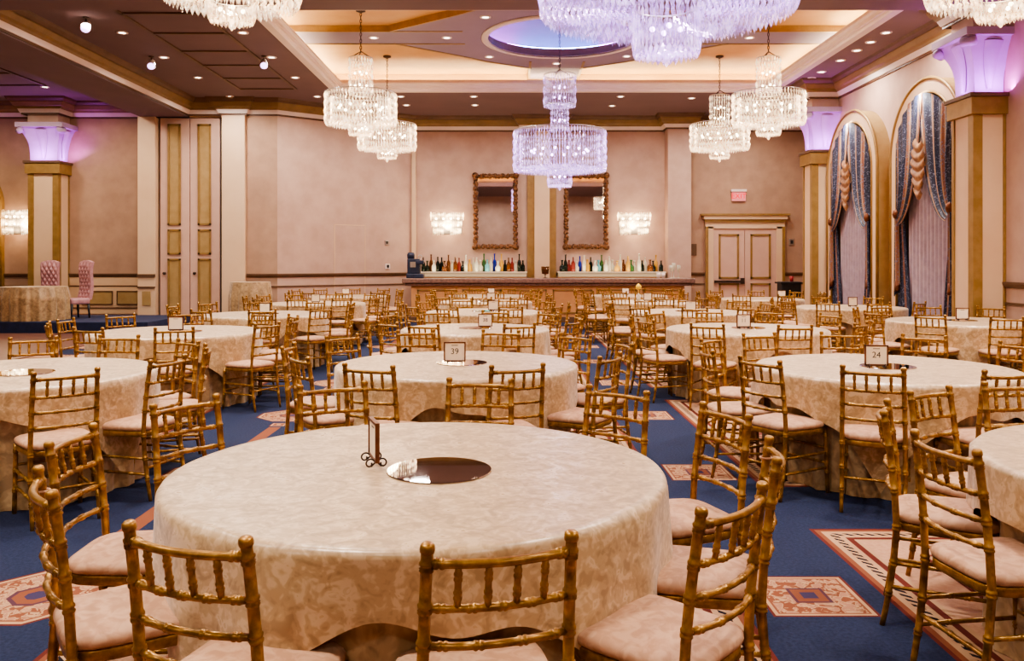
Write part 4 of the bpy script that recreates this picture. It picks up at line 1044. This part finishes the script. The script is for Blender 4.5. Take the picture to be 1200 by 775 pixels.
def chairs(table, cx, cy, places, near):
    """places: (bearing in degrees, distance of the chair back from the table centre, turn)"""
    lim = 7.12 if cy < 12 else 6.72                 # no room for a chair between the table and the window wall
    places = [q for q in places if cx + q[1] * cos(R(q[0])) < lim]
    want = []
    for k, (th, rr, tw) in enumerate(places):
        want.append(((90 - th) / 30.0 % 12, k))
    used = {}
    for h, k in sorted(want, key=lambda q: abs(q[0] - round(q[0]))):
        best = min((c for c in range(12) if c not in used), key=lambda c: min((c - h) % 12, (h - c) % 12)); used[best] = k
    names = {k: c for c, k in used.items()}
    out = []
    for k, (th, rr, tw) in enumerate(places):
        bx, by = cx + rr * cos(R(th)), cy + rr * sin(R(th))
        rz = R(th) + pi / 2 + R(tw)                     # local +y looks at the table
        f = Vector((-sin(rz), cos(rz)))
        key = 'near' if near else 'far'
        if key not in PROTO: o = PROTO[key] = proto(NEAR if near else FAR)
        else: o = copy_tree(PROTO[key])
        o.location = (bx + f.x * 0.235, by + f.y * 0.235, 0); o.rotation_euler = (0, 0, rz)
        tag(o, 'gold chair %s, %s' % (CLOCK[names[k]], table), 'chair', 'gold chairs around the banquet tables')
        out.append(o)
    return out

# ------------------------------------------------------------------ banquet tables
def overlay_mesh(r, half, seed):
    rd = random.Random(seed); ph = [rd.uniform(0, 6.28) for _ in range(5)]; mb = MB(); H = 0.764
    N, rows = 192, 16
    vs, at = [], []
    for i in range(N):
        t = 2 * pi * i / N; c_, s_ = abs(cos(t)), abs(sin(t))
        k = max(c_, s_); ln = half / k - r                      # cloth beyond the edge, square cut
        ln = min(ln, 0.70)
        ln += 0.022 * sin(8 * t + ph[0]) + 0.014 * sin(15 * t + ph[1])
        crn = max(0.0, (half / k - half) / (half * 0.414))          # 0 mid side .. 1 at a corner
        col = []
        for rr in (0.30, 0.6, 0.85, 0.95): col.append((r * rr, H))
        for j in range(rows + 1):
            s = ln * j / rows
            fold = (0.007 * sin(11 * t + ph[2]) + 0.021 * sin(16 * t + ph[3] + 2 * sin(2 * t)) * (0.4 + 0.6 * crn) + 0.010 * sin(7 * t + ph[4])) * min(1, s * 2.6)
            e = 0.022
            if s < e * pi / 2: a_ = s / e; col.append((r - e + e * sin(a_) + 0.004, H - e * (1 - cos(a_))))
            else: q = s - e * pi / 2; col.append((r + 0.004 + fold + 0.04 * q * (0.3 + crn), H - e - q))
        for rr, z in col: vs.append((rr * cos(t), rr * sin(t), z))
    K = 4 + rows + 1
    vs.append((0, 0, H)); c0 = len(vs) - 1
    fs = [(i * K + j, i * K + j + 1, ((i + 1) % N) * K + j + 1, ((i + 1) % N) * K + j) for i in range(N) for j in range(K - 1)]
    fs += [(c0, i * K, ((i + 1) % N) * K) for i in range(N)]
    mb.add(vs, fs, 0, True)
    return mb.mesh('tablecloth', M['cloth'])
OV = {}
SKIRT = {}
mb = MB(); mb.lathe([(0.0, 0.0), (0.193, 0.0), (0.195, 0.003), (0.193, 0.006), (0.0, 0.006)], 56, smooth=False); TRAY = mb.mesh('mirror_tray', M['mirror'])
def scroll(mb, x, y0, s):
    pts = []
    for i in range(22):
        a_ = i / 21 * 3.6 * pi / 2 * 1.2; r = 0.020 * (1 - i / 30)
        pts.append((x, y0 + s * (0.024 - r * cos(a_)), 0.024 - r * sin(a_) * -1 + 0.0 - 0.001))
    mb.tube(pts, 0.0035, 6)
def sign_meshes():
    W, H = 0.082, 0.148
    fr = MB()
    for q in ((-W, W, 0.028, 0.038), (-W, W, H + 0.018, H + 0.028), (-W, -W + 0.01, 0.028, H + 0.028), (W - 0.01, W, 0.028, H + 0.028)): fr.box(q[0], q[1], -0.008, 0.008, q[2], q[3])
    cd_ = MB(); cd_.box(-W + 0.009, W - 0.009, -0.003, 0.004, 0.037, H + 0.019)
    st = MB()
    for x in (-0.055, 0.055):
        scroll(st, x, 0.0, -1); scroll(st, x, 0.0, 1); st.tube([(x, -0.02, 0.012), (x, 0.0, 0.03), (x, 0.02, 0.012)], 0.004, 6)
    st.tube([(-0.055, 0, 0.028), (0.055, 0, 0.028)], 0.004, 6)
    return [('sign_frame', fr.mesh('sign_frame', M['bronze'])), ('card', cd_.mesh('card', M['card'])), ('scroll_stand', st.mesh('scroll_stand', M['iron']))]
SIGN = sign_meshes()
def table(desc, cx, cy, r, rot, seed, places, near, sign=None, tray=None, number=None, sign_label=None):
    key = (round(r, 3), seed % 3)
    if key not in OV:
        OV[key] = overlay_mesh(r, r + 0.215, seed % 3)
        m1 = MB(); m1.lathe([(0.0, 0.735), (r - 0.02, 0.735), (r - 0.015, 0.758), (0.0, 0.758)], 64)
        m2 = MB(); fold_skirt(m2, r - 0.03, 0.004, 0.735, 22, 0.022, 264, 12, 0.055, seed)
        SKIRT[key] = (m1.mesh('tabletop', M['bar_panel']), m2.mesh('floor_length_skirt', M['skirt']))
    t = thing('round_banquet_table', 'round banquet table with floor-length damask skirt, ' + desc, 'table', (cx, cy, 0), rot, 'round banquet tables')
    link('tabletop', SKIRT[key][0], t); link('floor_length_skirt', SKIRT[key][1], t)
    o = link('tablecloth', OV[key], None, (cx, cy, 0.0), rot); tag(o, 'champagne damask overlay cloth on ' + TD[desc], 'tablecloth', 'champagne overlay cloths')
    if tray:
        o = link('mirror_tray', TRAY, None, (tray[0], tray[1], 0.7645)); tag(o, 'round mirror tray lying on ' + TD[desc], 'mirror tray', 'mirror centrepieces')
    if sign:
        s = thing('table_sign', sign_label or 'framed table card on scroll feet on ' + TD[desc], 'table sign', (sign[0], sign[1], 0.7645), sign[2], 'framed table number signs')
        for n_, me in SIGN:
            c_ = link(n_, me, s)
            if n_ == 'card':
                if number: text(number, 0.062, M['ink'], c_, (0, -0.0035, 0.103), 'number', 0.0006)
                hd = MB(); hd.box(-0.024, 0.024, -0.0042, -0.003, 0.147, 0.152); hd.build('heading_rule', M['brown_trim'], c_)
    return chairs(TD[desc], cx, cy, places, near)
TD = {}
def ring(n, off, r=1.30, jit=4.0, seed=0, skip=()):
    rd = random.Random(seed * 13 + 5)
    return [(off + 360 / n * k + rd.uniform(-jit, jit), r + rd.uniform(-0.03, 0.07), rd.uniform(-6, 6)) for k in range(n) if k not in skip]
def meas(cx, cy, lst):
    out = []
    for x, y in lst: out.append((math.degrees(math.atan2(y - cy, x - cx)), max(1.24, sqrt((x - cx) ** 2 + (y - cy) ** 2)), 0))
    return out
def D(desc, short): TD[desc] = short; return desc

# middle file
c1 = table(D('the big one in the foreground', 'the big foreground table'), -0.34, 3.17, 0.915, R(8), 1,
           meas(-0.34, 3.17, [(-.02, 1.93), (-.764, 1.99), (-1.33, 2.48), (-1.62, 3.12), (-1.49, 3.875), (-.92, 4.385), (-.16, 4.57), (.54, 4.22), (.93, 3.635), (.90, 2.88), (.607, 2.286)]), True,
           sign=(-0.515, 3.19, R(-71)), tray=(-0.26, 3.12), sign_label='framed table sign seen edge-on with scroll feet on the big foreground table')
table(D('the one signed 39 behind the foreground table', 'the table signed 39'), -0.40, 6.42, 0.915, R(3), 2,
      meas(-.4, 6.42, [(-.87, 5.2), (.05, 5.2), (.69, 5.77), (.91, 6.65), (.58, 7.38), (-.08, 7.83), (-.87, 7.83), (-1.45, 7.3), (-1.69, 6.44), (-1.43, 5.73)]), True,
      sign=(-0.41, 6.30, R(2)), tray=(-0.365, 6.44), number='39', sign_label='framed table sign reading 39 on scroll feet')
table(D('third one back in the middle file', 'third table of the middle file'), -0.40, 9.79, 0.86, R(35), 3,
      [(-100 + 36 * k if k not in (0, 1) else (-113, -66)[k], 1.24, 0) for k in range(10)], True, sign=(-0.28, 9.72, R(4)), tray=(-0.40, 9.85), number='38', sign_label='framed table sign on the third table of the middle file')
table(D('fourth one back in the middle file', 'fourth table of the middle file'), -0.40, 13.16, 0.90, R(5), 1, ring(10, -108, 1.28, 4, 4), False, sign=(-0.25, 13.05, R(-3)), tray=(-0.4, 13.2))
table(D('fifth one back in the middle file', 'fifth table of the middle file'), -0.46, 16.5, 0.90, R(50), 2, ring(10, -95, 1.28, 4, 5), False, sign=(-0.36, 16.4, R(5)), tray=(-0.45, 16.5))
table(D('last one of the middle file before the bar', 'last table of the middle file'), -0.52, 19.4, 0.88, R(20), 3, ring(10, -80, 1.26, 4, 6), False, sign=(-0.42, 19.3, R(-4)))
# right file
table(D('the cut-off one at the right edge', 'the cut-off right table'), 2.78, 3.17, 0.915, R(2), 2, meas(2.78, 3.17, [(1.58, 3.0), (1.71, 3.7), (2.14, 4.17), (2.68, 4.45)]), True)
table(D('the one signed 24', 'the table signed 24'), 2.76, 6.2, 0.915, R(20), 1,
      meas(2.76, 6.2, [(2.21, 5.11), (1.65, 5.54), (1.45, 6.17), (1.69, 7.06), (2.23, 7.5), (3.0, 7.6), (3.6, 7.3), (4.0, 6.6), (3.95, 5.75), (2.95, 4.95)]), True,
      sign=(2.645, 6.06, R(-6)), tray=(2.80, 6.22), number='24', sign_label='framed table sign reading 24 on scroll feet')
table(D('the one signed 11', 'the table signed 11'), 2.76, 9.79, 0.915, R(12), 3, ring(10, -85, 1.30, 3, 9), True, sign=(2.68, 9.62, R(5)), tray=(2.8, 9.85), number='11', sign_label='framed table sign reading 11 on scroll feet')
table(D('fourth one back in the right file', 'fourth table of the right file'), 2.80, 13.1, 0.90, R(42), 2, ring(10, -100, 1.28, 4, 10), False, sign=(2.78, 12.9, R(-5)), tray=(2.8, 13.2))
table(D('fifth one back in the right file', 'fifth table of the right file'), 2.80, 16.4, 0.90, R(70), 1, ring(10, -90, 1.28, 4, 11), False, sign=(2.68, 16.3, R(6)), tray=(2.85, 16.45))
table(D('last one of the right file before the bar', 'last table of the right file'), 2.77, 19.5, 0.88, R(15), 3, ring(10, -108, 1.26, 4, 12), False, sign=(2.68, 19.4, 0))
# window file
table(D('nearest one beside the windows', 'the nearest table by the windows'), 5.95, 11.06, 0.915, R(25), 1, ring(10, -100, 1.30, 4, 13), False, sign=(5.90, 10.95, R(-6)), tray=(5.97, 11.1))
table(D('middle one beside the windows', 'the middle table by the windows'), 5.86, 14.45, 0.90, R(55), 3, [q for q in ring(10, -92, 1.26, 4, 14)], False, sign=(5.84, 14.3, R(4)))
table(D('last one beside the windows', 'the last table by the far pier'), 5.3, 17.75, 0.88, R(8), 2, ring(9, -80, 1.26, 4, 15), False, sign=(5.7, 17.6, R(-12)))
# left file
table(D('the cut-off one at the left edge', 'the cut-off left table'), -3.46, 5.92, 0.915, R(25), 3,
      meas(-3.46, 5.92, [(-2.6, 4.93), (-2.27, 5.58), (-2.32, 6.35), (-2.62, 6.85), (-3.39, 7.3), (-4.02, 7.1), (-4.6, 6.5)]), True, tray=(-3.39, 5.87))
table(D('second one back in the left file', 'second table of the left file'), -3.72, 9.4, 0.915, R(15), 1,
      meas(-3.72, 9.4, [(-3.25, 8.15), (-4.08, 8.14), (-4.85, 8.85), (-4.95, 9.4), (-4.72, 10.2), (-4.05, 10.6), (-3.1, 10.55), (-2.6, 10.1), (-2.42, 9.45), (-2.52, 8.75)]), True, sign=(-3.66, 9.22, R(3)), tray=(-3.62, 9.35), sign_label='framed table sign on the second table of the left file')
table(D('third one back in the left file', 'third table of the left file'), -3.64, 12.5, 0.915, R(50), 2, ring(10, -108, 1.30, 4, 18), False, sign=(-3.58, 12.3, R(-4)), tray=(-3.64, 12.55))
table(D('fourth one back in the left file', 'fourth table of the left file'), -3.64, 15.9, 0.90, R(30), 3, ring(10, -95, 1.28, 4, 19), False, sign=(-3.62, 15.7, 0))
table(D('last one of the left file', 'last table of the left file'), -3.68, 19.1, 0.88, R(0), 1, ring(10, -85, 1.26, 4, 20), False, sign=(-3.70, 19.0, R(6)))

# tie cords on two foreground chairs
def cord(chair, s):
    mb = MB()
    for ph in (0, pi):
        pts = []
        for i in range(60):
            q = i / 59; z = 0.84 - 0.44 * q
            pts.append((s * (0.20 + 0.008 * cos(q * 30 + ph) + 0.01 * sin(q * 5)), -0.225 + 0.03 * q + 0.008 * sin(q * 30 + ph), z))
        mb.tube(pts, 0.004, 6)
    mb.tube([(s * (0.172 + 0.020 * cos(2 * pi * i / 10)), -0.225 + 0.020 * sin(2 * pi * i / 10), 0.83) for i in range(11)], 0.004, 6)
    mb.build('tie_cord', M['seat'], chair)
cord(c1[2], -1); cord(c1[9], 1)
# small yellow flower stand on a far table
t = thing('yellow_flower', 'single yellow flower in a slim vase on the fifth table of the right file', 'flower', (2.55, 16.6, 0.7645))
mb = MB(); mb.lathe([(0.0, 0.0), (0.035, 0.0), (0.04, 0.06), (0.016, 0.12), (0.018, 0.15), (0, 0.15)], 12); mb.build('vase', M['b_clear'], t)
mb = MB(); mb.tube([(0, 0, 0.12), (0.004, 0, 0.24)], 0.005, 6); mb.lathe([(0.0, 0.22), (0.05, 0.25), (0.06, 0.29), (0.02, 0.34), (0.0, 0.35)], 10); mb.build('bloom', M['yellow'], t)

# ------------------------------------------------------------------ lights
def down(x, y, z, e, c, size=0.5, spread=125):
    o = lamp('AREA', (x, y, z), e, c, shape='DISK', size=size); o.data.spread = R(spread); return o
WARM, NEUT = (1.0, 0.84, 0.68), (1.0, 0.90, 0.82)
for y, e in ((2.2, 140), (6.0, 165), (9.6, 170)):
    for x in (-5.2, -1.9, 2.9, 6.2): down(x, y, 5.38, e, NEUT)
for y in (13.6, 16.4, 19.4):
    for x in (-6.7, -4.6, 6.45): down(x, y, 5.38, 110, NEUT, 0.5, 165)
for x in (-2.2, 0.95, 4.1): down(x, 20.6, 5.40, 115, NEUT, 0.5, 165)
down(6.3, 21.3, 5.40, 90, NEUT, 0.5, 165)  # added lamp without a fitting, lifts the dark wall around the double door
for x in (-2.6, -0.4, 2.5, 4.6): down(x, 16.1, 5.70, 110, NEUT, 0.35)
for x in (-0.5, 2.8): down(x, 13.3, 5.45, 110, NEUT, 0.35)
for x, y in ((-11.8, 18.5), (-9.6, 18.8), (-10.5, 14.0), (-11.5, 9.0), (-11, 4)): down(x, y, 5.38, 120, WARM, 0.5, 170)
for x in (-6.0, -1.0, 4.0): down(x, -2.8, 5.38, 160, NEUT, 0.5, 170)  # added lamps behind the camera, brighten the front wall for the mirror reflections
w = bpy.data.worlds.new('world'); SC.world = w; w.use_nodes = True; w.node_tree.nodes['Background'].inputs[0].default_value = (0.03, 0.028, 0.03, 1)
SC.view_settings.view_transform = 'AgX'
SC.view_settings.look = 'AgX - Medium High Contrast'
SC.view_settings.exposure = -0.34
SC.cycles.max_bounces = 8; SC.cycles.transparent_max_bounces = 16; SC.cycles.sample_clamp_indirect = 4.0; SC.cycles.use_denoising = True
